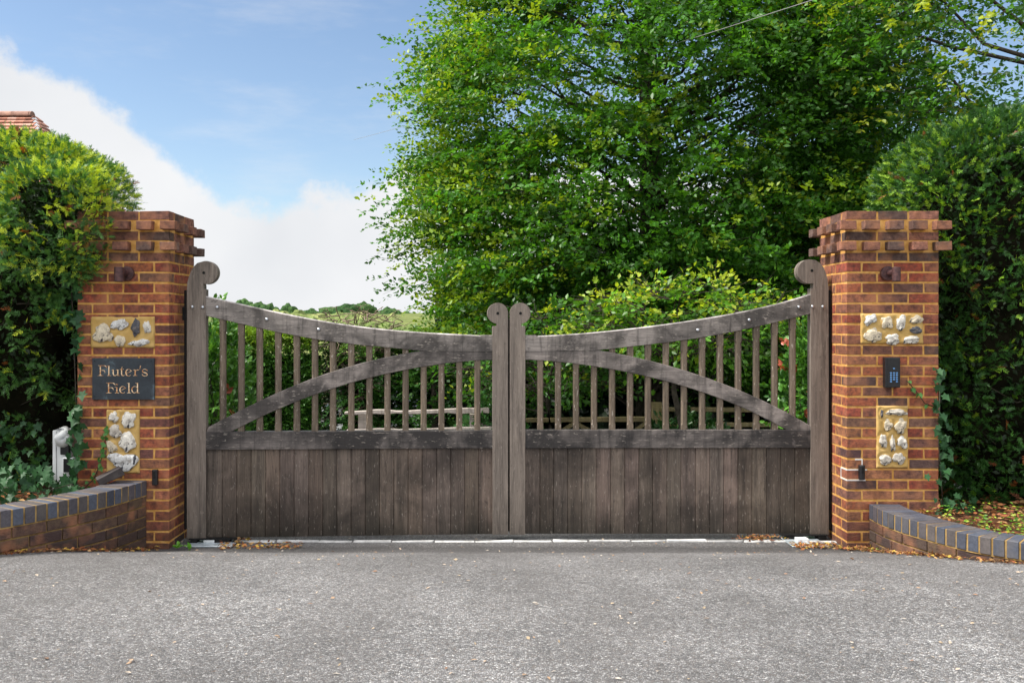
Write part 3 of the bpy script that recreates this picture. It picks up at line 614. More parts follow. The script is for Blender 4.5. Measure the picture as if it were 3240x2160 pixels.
# photocells
def cell(px0, px1, py0, py1, label):
    a, b = P(px0, py1, PY - .035), P(px1, py0, PY - .035); o = empty('safety_sensor', (a.x, PY - .035, a.z), 0, label, 'sensor'); w, h = b.x - a.x, b.z - a.z
    mb = MB(); pl = [(0, .008), (.3 * w, 0), (w * .7, 0), (w, .008), (w, .034), (0, .034)]; n = 6
    mb.add([(x, y, 0) for x, y in pl] + [(x, y, h) for x, y in pl], [tuple(range(n))[::-1], tuple(range(n, 2 * n))] + [(i, (i + 1) % n, (i + 1) % n + n, i + n) for i in range(n)]); bevel(mb.build('housing', M_BLACK, o), .004, 2)
    mb = MB(); mb.box(w * .3, w * .7, -.002, .004, h * .45, h * .9); bevel(mb.build('lens', M_RUBBER, o), .001)
cell(479, 496.5, 1486, 1535, 'black gate sensor on the left pillar, just above the curved wall')
cell(2721, 2739, 1472, 1518, 'black gate sensor on the right pillar, above the white pointing')

# ------------------------------------------------------------------ threshold stones, plates
mb = MB(); x = -2.05; 
thr = empty('threshold_strip', (0, 6.9, 0), 0, 'pale stone threshold strip laid across the drive under the gate', 'paving')
while x < 2.35:
    l = random.uniform(.2, .32); y0 = -.095 + .012 * math.sin(x * 1.7) + random.uniform(-.004, .004)
    mb.box(x, x + l - random.uniform(.002, .012), y0, y0 + .042, -.05, .008 + random.uniform(-.002, .002), (1, 1, 1), None, .008); x += l
bevel(mb.build('stone_row', M_STONE, thr), .006, 2)
def plate(px0, px1, label):
    a, b = P(px0, 1735, 6.66), P(px1, 1735, 6.66); y0, y1 = 6.64, 6.98
    o = empty('pivot_plate', ((a.x + b.x) / 2, 6.8, .004), 0, label, 'plate'); w = (b.x - a.x) / 2
    mb = MB(); mb.box(-w, w, y0 - 6.8, y1 - 6.8, 0, .006); bevel(mb.build('base', M_PLATE, o), .002)
    mb = MB(); mb.box(-w * .45, w * .2, -.045, .02, .006, .034); bevel(mb.build('closer_box', M_WHITEP, o), .003)
plate(590, 735, 'galvanised steel plate under the left gate hinge'); plate(2505, 2620, 'galvanised steel plate under the right gate hinge')

# ------------------------------------------------------------------ low curved walls
def path_at(pts, s):
    for p, q in zip(pts, pts[1:]):
        d = math.hypot(q[0] - p[0], q[1] - p[1])
        if s <= d: t = s / d; return (p[0] + (q[0] - p[0]) * t, p[1] + (q[1] - p[1]) * t)
        s -= d
    return pts[-1]
def chaikin(pts, n=3):
    for _ in range(n):
        ns = [pts[0]]
        for p, q in zip(pts, pts[1:]): ns += [(p[0] * .75 + q[0] * .25, p[1] * .75 + q[1] * .25), (p[0] * .25 + q[0] * .75, p[1] * .25 + q[1] * .75)]
        pts = ns + [pts[-1]]
    return pts
def curved_wall(pts, side, top, label, pal):
    """pts run from the pillar outwards (front top edge); side: direction of the wall's back, +1 = left of travel"""
    pts = chaikin(pts); Ltot = sum(math.hypot(q[0] - p[0], q[1] - p[1]) for p, q in zip(pts, pts[1:]))
    root = empty('low_curved_wall', (pts[0][0], pts[0][1], 0), 0, label, 'wall'); ox, oy = pts[0]
    def frame(s0, s1):
        a = path_at(pts, s0); b = path_at(pts, s1); d = Vector((b[0] - a[0], b[1] - a[1], 0)); l = d.length; d.normalize(); nrm = Vector((-d.y, d.x, 0)) * side
        M = Matrix(((d.x, nrm.x, 0, a[0] - ox), (d.y, nrm.y, 0, a[1] - oy), (0, 0, 1, 0), (0, 0, 0, 1))); return M, l
    mb = MB(); s = .004
    while s < Ltot - .07:
        M, l = frame(s, s + .0625); k = random.uniform(.8, 1.2); c = random.choice([(.062, .068, .09), (.055, .06, .078), (.075, .07, .082), (.068, .078, .105), (.085, .075, .075)])
        mb.box(0, l, -.004 + random.uniform(-.002, .002), .213, top - .103, top + random.uniform(-.0015, .0015), tuple(v * k for v in c), M, .001); s += .075
    bevel(mb.build('coping', M_BLUE, root), .0035, 2)
    mb = MB()
    for k in range(6):
        z1 = top - .113 - .075 * k; s = -.11 * (k % 2) + .003
        while s < Ltot - .05:
            s0 = max(s, .002); s1 = min(s + .215, Ltot); M, l = frame(s0, s1)
            mb.box(0, l, random.uniform(-.001, .002), .10, z1 - .065, z1, brick_col(pal), M, .0016); s += .225
    bevel(mb.build('wall_brickwork', M_WALLBRICK, root), .004, 2)
    # mortar body: set back behind the brick courses, nearly flush between the coping bricks
    for nm_, mt, f0, za, zb in (('wall_mortar', M_MORTAR_DULL, .0115, -.1, top - .106), ('coping_mortar', M_MORTAR_DULL, .0015, top - .112, top - .003)):
        V = []; Fc = []; n = int(Ltot / .04)
        for i in range(n + 1):
            a = path_at(pts, Ltot * i / n); b = path_at(pts, min(Ltot, Ltot * i / n + .01)); c_ = path_at(pts, max(0, Ltot * i / n - .01)); d = Vector((b[0] - c_[0], b[1] - c_[1], 0)).normalized(); nm = Vector((-d.y, d.x, 0)) * side
            f = Vector((a[0] - ox, a[1] - oy, 0)) + nm * f0; g = Vector((a[0] - ox, a[1] - oy, 0)) + nm * .207
            V += [f + Vector((0, 0, za)), f + Vector((0, 0, zb)), g + Vector((0, 0, zb)), g + Vector((0, 0, za))]
        for i in range(n):
            for k in range(4): Fc.append((i * 4 + k, i * 4 + (k + 1) % 4, (i + 1) * 4 + (k + 1) % 4, (i + 1) * 4 + k))
        Fc += [(0, 1, 2, 3), (n * 4 + 3, n * 4 + 2, n * 4 + 1, n * 4)]
        mesh_obj(nm_, V, Fc, mt, root)
    return pts
WP = [((.15, .095, .062), 4), ((.11, .072, .052), 4), ((.18, .095, .06), 2), ((.085, .06, .052), 3)]
LW = curved_wall([(-2.505, 6.595), (-2.54, 6.42), (-2.60, 6.18), (-2.69, 6.0), (-2.80, 5.79), (-2.88, 5.66), (-2.99, 5.50), (-3.16, 5.28), (-3.5, 4.98), (-3.95, 4.75)], -1, .497, 'low curved brick wall with blue coping running left from the sign pillar', WP)
RW = curved_wall([(2.722, 6.595), (2.716, 6.42), (2.745, 6.18), (2.82, 5.94), (2.91, 5.72), (3.00, 5.57), (3.16, 5.42), (3.4, 5.22), (3.8, 5.0), (4.2, 4.85)], 1, .328, 'low curved brick wall with blue coping running right from the keypad pillar', WP)
# soil beds behind the walls
def bed(pts, sgn, z, far, name):
    V = []; Fc = []; n = 14; m = 12
    ps = [path_at(pts, i / n * 2.6) for i in range(n + 1)]; ps = [(ps[0][0], 7.6)] + [(ps[0][0] + sgn * .02, 7.2)] + ps
    for (x, y) in ps:
        for k in range(m + 1):
            t = k / m; X = x + sgn * .12 + (far - x) * t; V.append((X, y + .06 * t, z + .05 * t + .02 * mnoise.noise(Vector((X * 5, y * 5, 0)))))
    for i in range(len(ps) - 1):
        for k in range(m): q = i * (m + 1) + k; Fc.append((q, q + 1, q + m + 2, q + m + 1))
    o = mesh_obj(name, V, Fc, M_SOIL, None, smooth=True); o['kind'] = 'structure'; return o
bed(LW, -1, .40, -6.5, 'soil_bed'); bed(RW, 1, .25, 7.0, 'soil_bed')
# loose coping brick on the left wall
lb_ = MB(); M = Matrix.Translation((-2.715, 6.49, .553)) @ Matrix.Rotation(R(30), 4, 'Z') @ Matrix.Rotation(R(-24), 4, 'Y')
lb_.box(-.10, .075, -.045, .045, -.03, .03, (.028, .022, .024), M, .004); o = bevel(lb_.build('loose_brick', M_BLUE), .006, 2)
tag(o, 'dark loose brick lying tilted on the left curved wall against the pillar', 'brick')

# meter post on the left
a = P(166, 1546, 6.62); post = empty('service_post', (a.x, 6.62, .40), 0, 'white boxed service post with meter housings, half grown over with ivy', 'post')
s_ = 6.62 / F; zt = P(0, 1361, 6.62).z - .40
mb = MB(); mb.box(0, 11 * s_, .0, .13, -.05, zt); mb.box(12.2 * s_, 58 * s_, .004, .13, -.05, zt + .004); bevel(mb.build('post_casing', M_WHITEP, post), .003)
zz = lambda py: P(0, py, 6.56).z - .40
mb = MB(); mb.tube([(38 * s_, .01, zz(1398)), (38 * s_, -.02, zz(1394)), (40 * s_, -.06, zz(1380)), (42 * s_, -.05, zz(1368)), (42 * s_, 0, zz(1362))], [.052, .055, .05, .042, .03], 14); mb.build('lamp_hood', M_WHITEP, post, True)
mb = MB(); mb.box(30 * s_, 58 * s_, -.03, .004, zz(1440), zz(1398)); bevel(mb.build('black_bracket', M_BLACK, post), .004)
mb = MB(); mb.box(41 * s_, 75 * s_, -.05, -.001, zz(1497), zz(1448)); bevel(mb.build('meter_box', M_WHITEP, post), .004); mb = MB(); mb.box(45 * s_, 72 * s_, -.053, -.045, zz(1494), zz(1451)); bevel(mb.build('meter_window', M_BLACK, post), .002)


# ------------------------------------------------------------------ foliage helpers
def super_pts(n, c, r, p, front_only=True, keep=None):
    """points and normals on a superellipsoid shell"""
    out_p, out_n = [], []; got = 0
    while got < n:
        d = rng.uniform(-1, 1, (n, 3)); ax = rng.integers(0, 3, n); d[np.arange(n), ax] = np.sign(d[np.arange(n), ax]); 
        t = (np.abs(d) ** p).sum(1) ** (-1 / p); q = d * t[:, None]
        nn = np.sign(q) * np.abs(q) ** (p - 1) / np.array(r); nn = unit(nn); pos = q * np.array(r) + np.array(c)
        ok = np.ones(n, bool)
        if front_only: ok &= (nn[:, 1] < .35)
        ok &= pos[:, 2] > .2
        if keep is not None: ok &= keep(pos)
        out_p.append(pos[ok]); out_n.append(nn[ok]); got += ok.sum()
    return np.concatenate(out_p)[:n], np.concatenate(out_n)[:n]
def fnoise(p, s, seed=0.0):
    return np.array([mnoise.noise(Vector((a[0] * s + seed, a[1] * s, a[2] * s))) for a in p])
def lerpcol(t, a, b): return np.asarray(a)[None] * (1 - t[:, None]) + np.asarray(b)[None] * t[:, None]
def in_pillar(p, m=.02):
    l = (p[:, 0] > LX - m) & (p[:, 0] < LX + PW + m) & (p[:, 1] > PY - m) & (p[:, 1] < PY + .5525 + m) & (p[:, 2] < TOPZ + m)
    r = (p[:, 0] > RX - m) & (p[:, 0] < RX + PW + m) & (p[:, 1] > PY - m) & (p[:, 1] < PY + .5525 + m) & (p[:, 2] < TOPZ + m)
    return l | r
def yew_needles(P0, N0, L, K, nl, tipbias, cg, cy, name, parent, mat=M_YEW, up=.35, wid=.2, outj=.55, brown=0.02):
    S = len(P0); D = unit(N0 * .9 + rng.normal(0, outj, (S, 3)) + np.array([0, 0, up])); Nn = unit(np.cross(D, rng.normal(0, 1, (S, 3))) + np.array([0, -.5, .8]))
    o, d, n, s, idx = sprays(P0, D, Nn, L, K, R(62), nl, .12, .45, .22, .3, .2)
    tip = rng.uniform(0, 1, S) < tipbias
    base = lerpcol(rng.uniform(0, 1, S), *cg); yel = lerpcol(rng.uniform(0, 1, S), *cy); c = np.where(tip[:, None], yel, base)
    br = rng.uniform(0, 1, S) < brown; c[br] = np.array([.24, .075, .025])
    cols = c[idx] * rng.uniform(.8, 1.2, (len(idx), 1))
    return inst_mesh(name, [(0, wid / 2, 0), (0, -wid / 2, 0), (.6, -wid / 2, .01), (1, 0, 0), (.6, wid / 2, .01)], [(0, 1, 2, 3, 4)], o, d, n, s, cols, mat, parent)
def twigs(name, parent, O, E, r0=.006, mat=M_BARK, seg=4, sag=.04, jig=.04, cap=False):
    mb = MB()
    for a_, b_ in zip(O, E):
        a_, b_ = Vector(a_), Vector(b_); l = (b_ - a_).length; m1 = a_.lerp(b_, .35) + Vector(rng.normal(0, jig * l, 3)); m2 = a_.lerp(b_, .7) + Vector(rng.normal(0, jig * l, 3)) - Vector((0, 0, sag * l))
        mb.tube([a_, m1, m2, b_], [r0, r0 * .75, r0 * .5, r0 * .22], seg, cap=cap)
    return mb.build(name, mat, parent, True)

# ------------------------------------------------------------------ yew hedges
def hedge(name, label, bodies, nshoot, tipf, cg, cy, hole=None, side_boost=None, Lr=(.055, .10), seeds=1, core=True, brown=.02):
    root = empty(name, (bodies[0][0][0], bodies[0][0][1], .3), 0, label, 'hedge'); off = np.array(root.location)
    PP, NN = [], []
    for bi, (c, r, p, wgt) in enumerate(bodies):
        def keep(q, bi=bi):
            ok = ~in_pillar(q, .03)
            ok &= (q[:, 1] > .3 * 0) 
            for bj, (c2, r2, p2, _) in enumerate(bodies):
                if bj != bi: ok &= ((np.abs((q - np.array(c2)) / np.array(r2)) ** p2).sum(1) > .92)
            return ok
        a, b = super_pts(int(nshoot * wgt), c, r, p, True, keep)
        # surface unevenness and depth layers
        w = fnoise(a, 2.3, 5.0 * seeds) * .07 + fnoise(a, 7, 9.0) * .035
        a = a + b * w[:, None] - b * (np.abs(rng.normal(0, .055, len(a))))[:, None]
        PP.append(a); NN.append(b)
    p_, n_ = np.concatenate(PP), np.concatenate(NN)
    ok = ~in_pillar(p_, .015)
    if hole is not None: ok &= hole(p_)
    p_, n_ = p_[ok], n_[ok]
    tb = tipf(p_)
    near = p_ - off
    L = rng.uniform(Lr[0], Lr[1], len(p_))
    pm = rng.uniform(0, 1, len(p_)) < tb
    yew_needles(near[~pm], n_[~pm], L[~pm], 16, .029, 0, cg, cy, 'foliage', root, brown=brown)
    yew_needles(near[pm], n_[pm], L[pm] * .85, 14, .027, 1, cg, cy, 'new_growth', root, up=.45, brown=0)
    # inner foliage, the hedge's inside shade put into a darker leaf colour
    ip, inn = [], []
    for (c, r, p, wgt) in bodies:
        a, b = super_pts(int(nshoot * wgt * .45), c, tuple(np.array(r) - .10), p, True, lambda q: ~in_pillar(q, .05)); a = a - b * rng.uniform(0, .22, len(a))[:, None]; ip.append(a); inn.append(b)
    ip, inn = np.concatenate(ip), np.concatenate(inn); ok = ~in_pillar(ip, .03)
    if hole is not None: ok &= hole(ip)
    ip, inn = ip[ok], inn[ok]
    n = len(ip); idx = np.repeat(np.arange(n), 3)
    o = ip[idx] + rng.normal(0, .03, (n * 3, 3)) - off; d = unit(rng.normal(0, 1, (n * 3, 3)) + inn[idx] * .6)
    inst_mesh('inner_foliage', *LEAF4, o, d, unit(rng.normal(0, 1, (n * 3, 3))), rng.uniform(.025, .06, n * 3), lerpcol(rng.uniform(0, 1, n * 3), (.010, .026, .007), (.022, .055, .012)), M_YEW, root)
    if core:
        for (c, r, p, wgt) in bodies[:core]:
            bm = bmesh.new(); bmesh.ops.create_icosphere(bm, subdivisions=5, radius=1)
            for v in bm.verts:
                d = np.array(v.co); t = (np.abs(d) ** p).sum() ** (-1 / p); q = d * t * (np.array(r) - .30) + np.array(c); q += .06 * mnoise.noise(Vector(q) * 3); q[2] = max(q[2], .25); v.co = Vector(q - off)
            me = bpy.data.meshes.new('shade_core'); bm.to_mesh(me); bm.free(); me.materials.append(M_CORE); ob = bpy.data.objects.new('shade_core', me); COL.objects.link(ob); ob.parent = root
    # stems
    k = 70; sel = rng.integers(0, len(p_), k); E = p_[sel] - off; cc = np.array([b[0] for b in bodies])[0] - off
    O = E * 0 + cc; O[:, 2] = E[:, 2] * .7; twigs('inner_branches', root, O, E, .009); mb = MB(); mb.tube([(cc[0], cc[1], -.2), (cc[0], cc[1], bodies[0][0][2] + .6)], [.08, .03], 8); mb.build('trunk', M_BARK, root, True)
    return root
YG = ((.04, .125, .03), (.10, .24, .055)); YY = ((.36, .52, .035), (.56, .66, .06))
def tipL(p): return np.clip(.10 + .38 * np.clip((p[:, 2] - 1.9) / .9, 0, 1) + .25 * np.clip((p[:, 0] + 3.3) / .5, 0, 1) * (p[:, 2] > 2), .06, .62)  # yellow new growth, made denser where the top and right side are painted as lit
def holeL(p):
    ok = np.ones(len(p), bool); low = (p[:, 2] < 1.75) & (p[:, 0] > -3.75)
    nz_ = fnoise(p, 3.1, 40.0); ok &= ~(low & (nz_ > .02)); ok &= fnoise(p, 6.5, 12.0) < .24 + .2 * (p[:, 2] > 2.75); ok &= ~((p[:, 2] < 1.02) & (p[:, 0] > -3.32)); return ok
hedge('yew_hedge', 'tall clipped yew hedge with yellow new growth spilling over the sign pillar', [((-4.27, 7.35, 1.50), (1.24, .70, 1.57), 7, 1.0), ((-3.14, 6.66, 2.34), (.42, .34, .46), 2.6, .12), ((-3.60, 6.74, 1.80), (.60, .26, .80), 2.6, .16)], 13500, tipL, YG, YY, holeL, core=1)
def tipR(p): return np.clip(.06 + .30 * np.clip((3.9 - p[:, 0]) / .7, 0, 1) * (p[:, 2] > 1.9) + .10 * (p[:, 2] > 1.2), .05, .5)
YGR = ((.018, .068, .014), (.046, .14, .023)); YYR = ((.13, .31, .022), (.30, .48, .04))
hedge('yew_hedge', 'tall dark green yew hedge behind and beside the keypad pillar', [((4.58, 7.5, 1.62), (1.36, .80, 1.68), 4.4, 1.0)], 17000, tipR, YGR, YYR, lambda p: fnoise(p, 6.0, 21.0) < .26 + .2 * (p[:, 2] > 2.75), core=1, seeds=3, brown=.018)

# ------------------------------------------------------------------ ivy
def ivy(label, pts, nrm, sizes, stems, cols=((.012, .05, .016), (.034, .11, .034)), flip=1):
    pts = np.array(pts); off = pts[np.argmin(pts[:, 2])]; root = empty('ivy', tuple(off), 0, label, 'ivy'); n = len(pts)
    d = unit(np.array([0, 0, -1.])[None] + rng.normal(0, .5, (n, 3)) + nrm * .2); nn = unit(nrm + rng.normal(0, .35, (n, 3)))
    inst_mesh('ivy_leaves', *IVY, pts - off, d, nn, sizes, lerpcol(rng.uniform(0, 1, n), *cols), M_IVY, root)
    mb = MB()
    for st in stems: mb.tube([Vector(p) - Vector(off) for p in st], .0035, 5)
    mb.build('ivy_stem', M_BARK, root, True)
def px_cloud(x0, x1, y0, y1, Y0, Y1, n):
    q = []
    for _ in range(n):
        Y = random.uniform(Y0, Y1); q.append(P(random.uniform(x0, x1), random.uniform(y0, y1), Y))
    return [tuple(v) for v in q]
front = np.array([[0, -1., .15]])
c1 = px_cloud(205, 262, 860, 1060, 6.52, 6.62, 26) + px_cloud(232, 262, 1060, 1330, 6.52, 6.62, 12) + px_cloud(218, 258, 1290, 1440, 6.44, 6.56, 22) + px_cloud(222, 262, 1440, 1570, 6.40, 6.54, 20) + px_cloud(170, 222, 1490, 1570, 6.40, 6.52, 14) + px_cloud(230, 262, 1330, 1560, 6.48, 6.58, 16)
ivy('dark ivy climbing the outer edge of the sign pillar and over the white post', c1, front, np.random.default_rng(3).uniform(.045, .085, len(c1)), [[P(235, 1580, 6.6), P(245, 1400, 6.59), P(238, 1200, 6.6), P(225, 880, 6.6)]])
c2 = px_cloud(-160, 160, 1470, 1600, 6.15, 6.7, 260) + px_cloud(160, 250, 1545, 1600, 6.15, 6.5, 30) + px_cloud(-60, 150, 1330, 1500, 6.6, 6.85, 60)
c2 = [(x, y, max(z, .43)) for x, y, z in c2]
ivy('spreading ivy covering the raised bed behind the left curved wall', c2, front, np.random.default_rng(4).uniform(.04, .072, len(c2)), [[P(10, 1540, 6.4), P(120, 1560, 6.3), P(230, 1530, 6.4)]])
path = [P(252 + 0, 1560, 6.58), P(300, 1510, 6.585), P(322, 1450, 6.585), P(335, 1380, 6.585), P(336, 1350, 6.585)]
c3 = []
for i in range(24):
    t = i / 23 * 3.999; k = int(t); q = path[k].lerp(path[k + 1], t - k); c3.append((q.x + random.uniform(-.02, .02), 6.572, q.z + random.uniform(-.01, .01)))
ivy('thin ivy runner climbing beside the lower flint panel of the sign pillar', c3, front, np.random.default_rng(5).uniform(.028, .045, len(c3)), [path], ((.05, .16, .03), (.08, .22, .05)))
c4 = px_cloud(2958, 2985, 1160, 1330, 6.53, 6.58, 22) + px_cloud(2962, 3010, 1330, 1520, 6.53, 6.62, 26) + px_cloud(2960, 3090, 1560, 1615, 6.5, 6.65, 26) + px_cloud(2925, 2950, 1490, 1510, 6.57, 6.58, 1)
ivy('dark ivy along the outer edge of the keypad pillar', c4, front, np.random.default_rng(6).uniform(.04, .07, len(c4)), [[P(2985, 1620, 6.6), P(2970, 1400, 6.59), P(2975, 1180, 6.6)]])
path = [P(2868, 1203, 6.585), P(2885, 1222, 6.585), P(2905, 1245, 6.585), P(2925, 1275, 6.585), P(2962, 1290, 6.585)]
c5 = [(path[k].x + random.uniform(-.02, .02), 6.572, path[k].z + random.uniform(-.02, .01)) for k in (0, 1, 1, 2, 2, 3, 3, 4, 4)]
ivy('short ivy sprig reaching towards the keypad on the right pillar', c5, front, np.random.default_rng(8).uniform(.022, .045, len(c5)), [path], ((.05, .16, .03), (.08, .2, .05)))

# ------------------------------------------------------------------ beech trees
def beech(name, label, base, trunk_h, crown_pts, crown_nrm, K, leafsize, Lr, cols, bough_r=.35, nspray=14, colf=None, limb=True, rt=.22, category='tree', ntube=170):
    """crown_pts: bough centres"""
    root = empty(name, base, 0, label, category); off = np.array(base); B = len(crown_pts)
    idx = np.repeat(np.arange(B), nspray); S = len(idx)
    out = crown_nrm[idx]
    o = crown_pts[idx] + rng.normal(0, 1, (S, 3)) * np.array([bough_r, bough_r, bough_r * .42])
    D = unit(out * np.array([1, 1, .5]) * .9 + rng.normal(0, .6, (S, 3)) * np.array([1, 1, .35]) + np.array([0, 0, .05]))
    Nn = unit(np.array([0, 0, 1.0])[None] + out * .75 + np.array([0, -.2, 0]) + rng.normal(0, .3, (S, 3)))
    L = rng.uniform(Lr[0], Lr[1], S)
    p, d, n, s, si = sprays(o, D, Nn, L, K, R(58), leafsize, .28, .35, .75, .15, .35)
    p = p + rng.normal(0, .022, p.shape)
    c = lerpcol(rng.uniform(0, 1, S), *cols[:2]); tone = rng.uniform(0, 1, B)[idx]; c *= (.6 + .75 * tone)[:, None]
    yel = rng.uniform(0, 1, S) < (colf(o) if colf else .12); c[yel] = lerpcol(rng.uniform(0, 1, yel.sum()), cols[2], cols[3])
    inst_mesh('crown', *LEAF4, p - off, d, n, s, c[si] * rng.uniform(.8, 1.22, (len(si), 1)), M_LEAF, root)
    mb = MB(); top = Vector((rng.normal(0, .1), rng.normal(0, .1), trunk_h)); pts_ = [Vector((0, 0, -.1)), Vector((.03, 0, .4)), top * .5 + Vector((.06, -.04, 0)), top * .75, top]
    mb.tube(pts_, [rt * 1.35, rt, rt * .8, rt * .6, rt * .3], 12); mb.build('trunk', M_BARK, root, True)
    sel = rng.permutation(B)[:ntube]; O = []; E = []
    for k in sel:
        e = crown_pts[k] - off; z0 = max(.6, min(trunk_h * .97, e[2] - .35 * math.hypot(e[0], e[1]))); tt = z0 / trunk_h; O.append(np.array([top.x * tt, top.y * tt, z0])); E.append(e)
    twigs('branches', root, np.array(O), np.array(E), .032 if rt > .1 else .012, sag=-.05, jig=.05, seg=6)
    sel = rng.permutation(S)[:1500]; twigs('twigs', root, (crown_pts[idx] - off)[sel], (o - off)[sel] + D[sel] * L[sel][:, None] * .8, .006, seg=3, sag=.0)
    return root
prof = [(.2, -.4), (1.0, -.55), (1.55, -.60), (1.9, -.65), (2.25, -.95), (2.6, -1.62), (2.9, -1.45), (3.5, -1.35), (4.0, -1.15), (4.4, -1.38), (4.9, -1.32), (5.4, -1.15), (5.9, -.95), (6.5, -.6), (7.2, -.3), (8.0, .1), (8.8, .8), (9.6, 2.0)]
def crown1(n, cxx=2.4, cyy=14.0):
    pts, nr = [], []
    while len(pts) < n:
        z = random.uniform(.55, 8.6); azm = random.uniform(0, 2 * math.pi); Rl = cxx - np.interp(z, [a[0] for a in prof], [a[1] for a in prof])
        rx = Rl if math.cos(azm) < 0 else Rl * .95; x = math.cos(azm) * rx; y = math.sin(azm) * 3.3 * (Rl / 4.1)
        if y > 1.2 and random.random() < .55: continue
        if z > 4.3 and random.random() < .32 + (mnoise.noise(Vector((x * .8, 1.0, z * .8))) > .12) * .5: continue
        f = 1 - abs(random.gauss(0, .11)) + .05 * mnoise.noise(Vector((x, y, z * 1.3))); f = min(f, 1.0) - .3 / Rl
        if random.random() < .34: f *= random.uniform(.45, .9)
        zz_ = z + random.uniform(-.1, .1)
        if zz_ < 1.15 and y < 0: continue
        pts.append((cxx + x * f, cyy + y * f, zz_)); nr.append((x / rx * 1.0, y / 3.3, .15))
    return np.array(pts), unit(np.array(nr))
bp, bn = crown1(900)
def colf1(o): return np.clip(.07 + .24 * np.clip((1.9 - o[:, 0]) / 2.2, 0, 1) + .12 * (fnoise(o, .8, 3) > .15), .05, .6)  # more yellow leaves towards the left: the sunlit side put into leaf colour
BC = ((.034, .125, .014), (.085, .25, .024), (.15, .30, .02), (.27, .38, .03))
beech('beech_tree', 'large spreading beech tree with yellow green leaves rising behind the gate', (2.4, 14.0, gz(2.4, 14)), 7.6, bp, bn, 15, .078, (.30, .52), BC, .31, 24, colf1, rt=.26)
# second, looser beech at right
def crown2(n):
    pts, nr = [], []
    while len(pts) < n:
        u = rng.normal(0, 1, 3); u /= np.linalg.norm(u); rr = np.array([3.1, 2.6, 3.0]); f = random.uniform(.55, 1.0) ** .6
        p = np.array([7.3, 12.5, 5.2]) + u * np.array([1.2, 1, 1]) * rr * f
        px, py = CX + p[0] / p[1] * F, CY - (p[2] - EYE) / p[1] * F
        if py > 640 or (px > 3080 and py < 380 and random.random() < .72): continue
        if px < 2500 or px > 3500: continue
        if px > 2960 and random.random() < .35: continue
        pts.append(p); nr.append(u)
    return np.array(pts), np.array(nr)
bp, bn = crown2(330)
beech('beech_tree', 'looser beech tree reaching over the keypad pillar at the right edge', (7.5, 12.5, gz(7.5, 12.5)), 6.8, bp, bn, 14, .078, (.3, .5), ((.030, .11, .013), (.075, .225, .022), (.20, .34, .02), (.34, .40, .03)), .33, 19, lambda o: np.full(len(o), .13), rt=.15, ntube=7)
# bright low branches / shrub just behind the right leaf
def cloud(n, c, r, zmin=None, p=2):
    u = rng.normal(0, 1, (n, 3)); u = unit(u); f = rng.uniform(.6, 1, (n, 1)); q = np.array(c) + u * np.array(r) * f; return q, u
bp, bn = cloud(62, (2.05, 9.9, 1.66), (1.15, .6, .36)); 
beech('hazel_shrub', 'bright green leafy shrub just behind the right gate leaf', (2.05, 9.9, gz(2, 9.9)), 1.6, bp, bn, 9, .075, (.22, .4), ((.07, .2, .02), (.13, .32, .03), (.26, .42, .03), (.42, .5, .05)), .2, 9, lambda o: np.clip((o[:, 2] - 1.2) * .6, .05, .6), rt=.05, category='shrub', ntube=40)
bp, bn = cloud(46, (.55, 10.6, 1.15), (.75, .55, .55))
beech('beech_sapling', 'young beech sapling hanging its leaves behind the two meeting stiles', (.55, 10.6, gz(.5, 10.6)), 1.5, bp, bn, 9, .075, (.22, .4), ((.03, .11, .015), (.06, .18, .02), (.2, .34, .02), (.34, .42, .03)), .2, 9, lambda o: np.full(len(o), .08), rt=.05, category='sapling', ntube=30)

# ------------------------------------------------------------------ shrubs behind the gate
def shrub(name, label, c, r, n, leaf, cols, redf=0, K=9, cat='shrub', mat=M_GLOSS, Lr=(.14, .26), tmpl=LEAF6, up=.6, red=(.40, .10, .06), wid=None):
    q, u = cloud(n, c, r); base = (c[0], c[1], gz(c[0], c[1])); off = np.array(base); root = empty(name, base, 0, label, cat)
    ok = q[:, 2] > base[2] + .05; q, u = q[ok], u[ok]; n = len(q)
    D = unit(u * .7 + rng.normal(0, .5, (n, 3)) + np.array([0, 0, up])); Nn = unit(u + rng.normal(0, .5, (n, 3)) + np.array([0, 0, .3]))
    p, d, nn, s, si = sprays(q, D, Nn, rng.uniform(*Lr, n), K, R(58), leaf, .05, .6, .4, .1, .25, zfan=.3)
    cc = lerpcol(rng.uniform(0, 1, n), *cols)[si] * rng.uniform(.7, 1.3, (len(si), 1))
    if redf: rm = (rng.uniform(0, 1, n) < redf)[si] & ((np.arange(len(si)) % K) >= K - 4); cc[rm] = np.array(red) * rng.uniform(.7, 1.4, (rm.sum(), 1))
    inst_mesh('foliage', *tmpl, p - off, d, nn, s, cc, mat, root)
    k = min(60, n); twigs('branches', root, np.tile(np.array([[0, 0, 0.]]), (k, 1)) + rng.normal(0, .06, (k, 3)) * np.array([1, 1, 0]), q[:k] - off, .009, seg=5)
    return root
PH = ((.04, .14, .02), (.12, .30, .04))
shrub('photinia_shrub', 'glossy photinia shrub with red tips behind the left hinge stile', (-2.66, 8.5, .75), (.34, .35, 1.02), 620, .066, PH, .03)
shrub('photinia_shrub', 'glossy photinia shrub with red young leaves behind the right hinge stile', (3.08, 8.6, .68), (.36, .40, 1.0), 640, .074, PH, .06)
shrub('laurel_bush', 'small blue-green bush behind the left meeting stile', (-.02, 10.4, .35), (.24, .25, .36), 90, .085, ((.03, .12, .03), (.07, .2, .05)), 0)
shrub('rhododendron_bush', 'low dark bush in front of the green timber fence post', (2.35, 11.2, .0), (.5, .4, .5), 170, .085, ((.02, .07, .02), (.045, .13, .03)), 0)
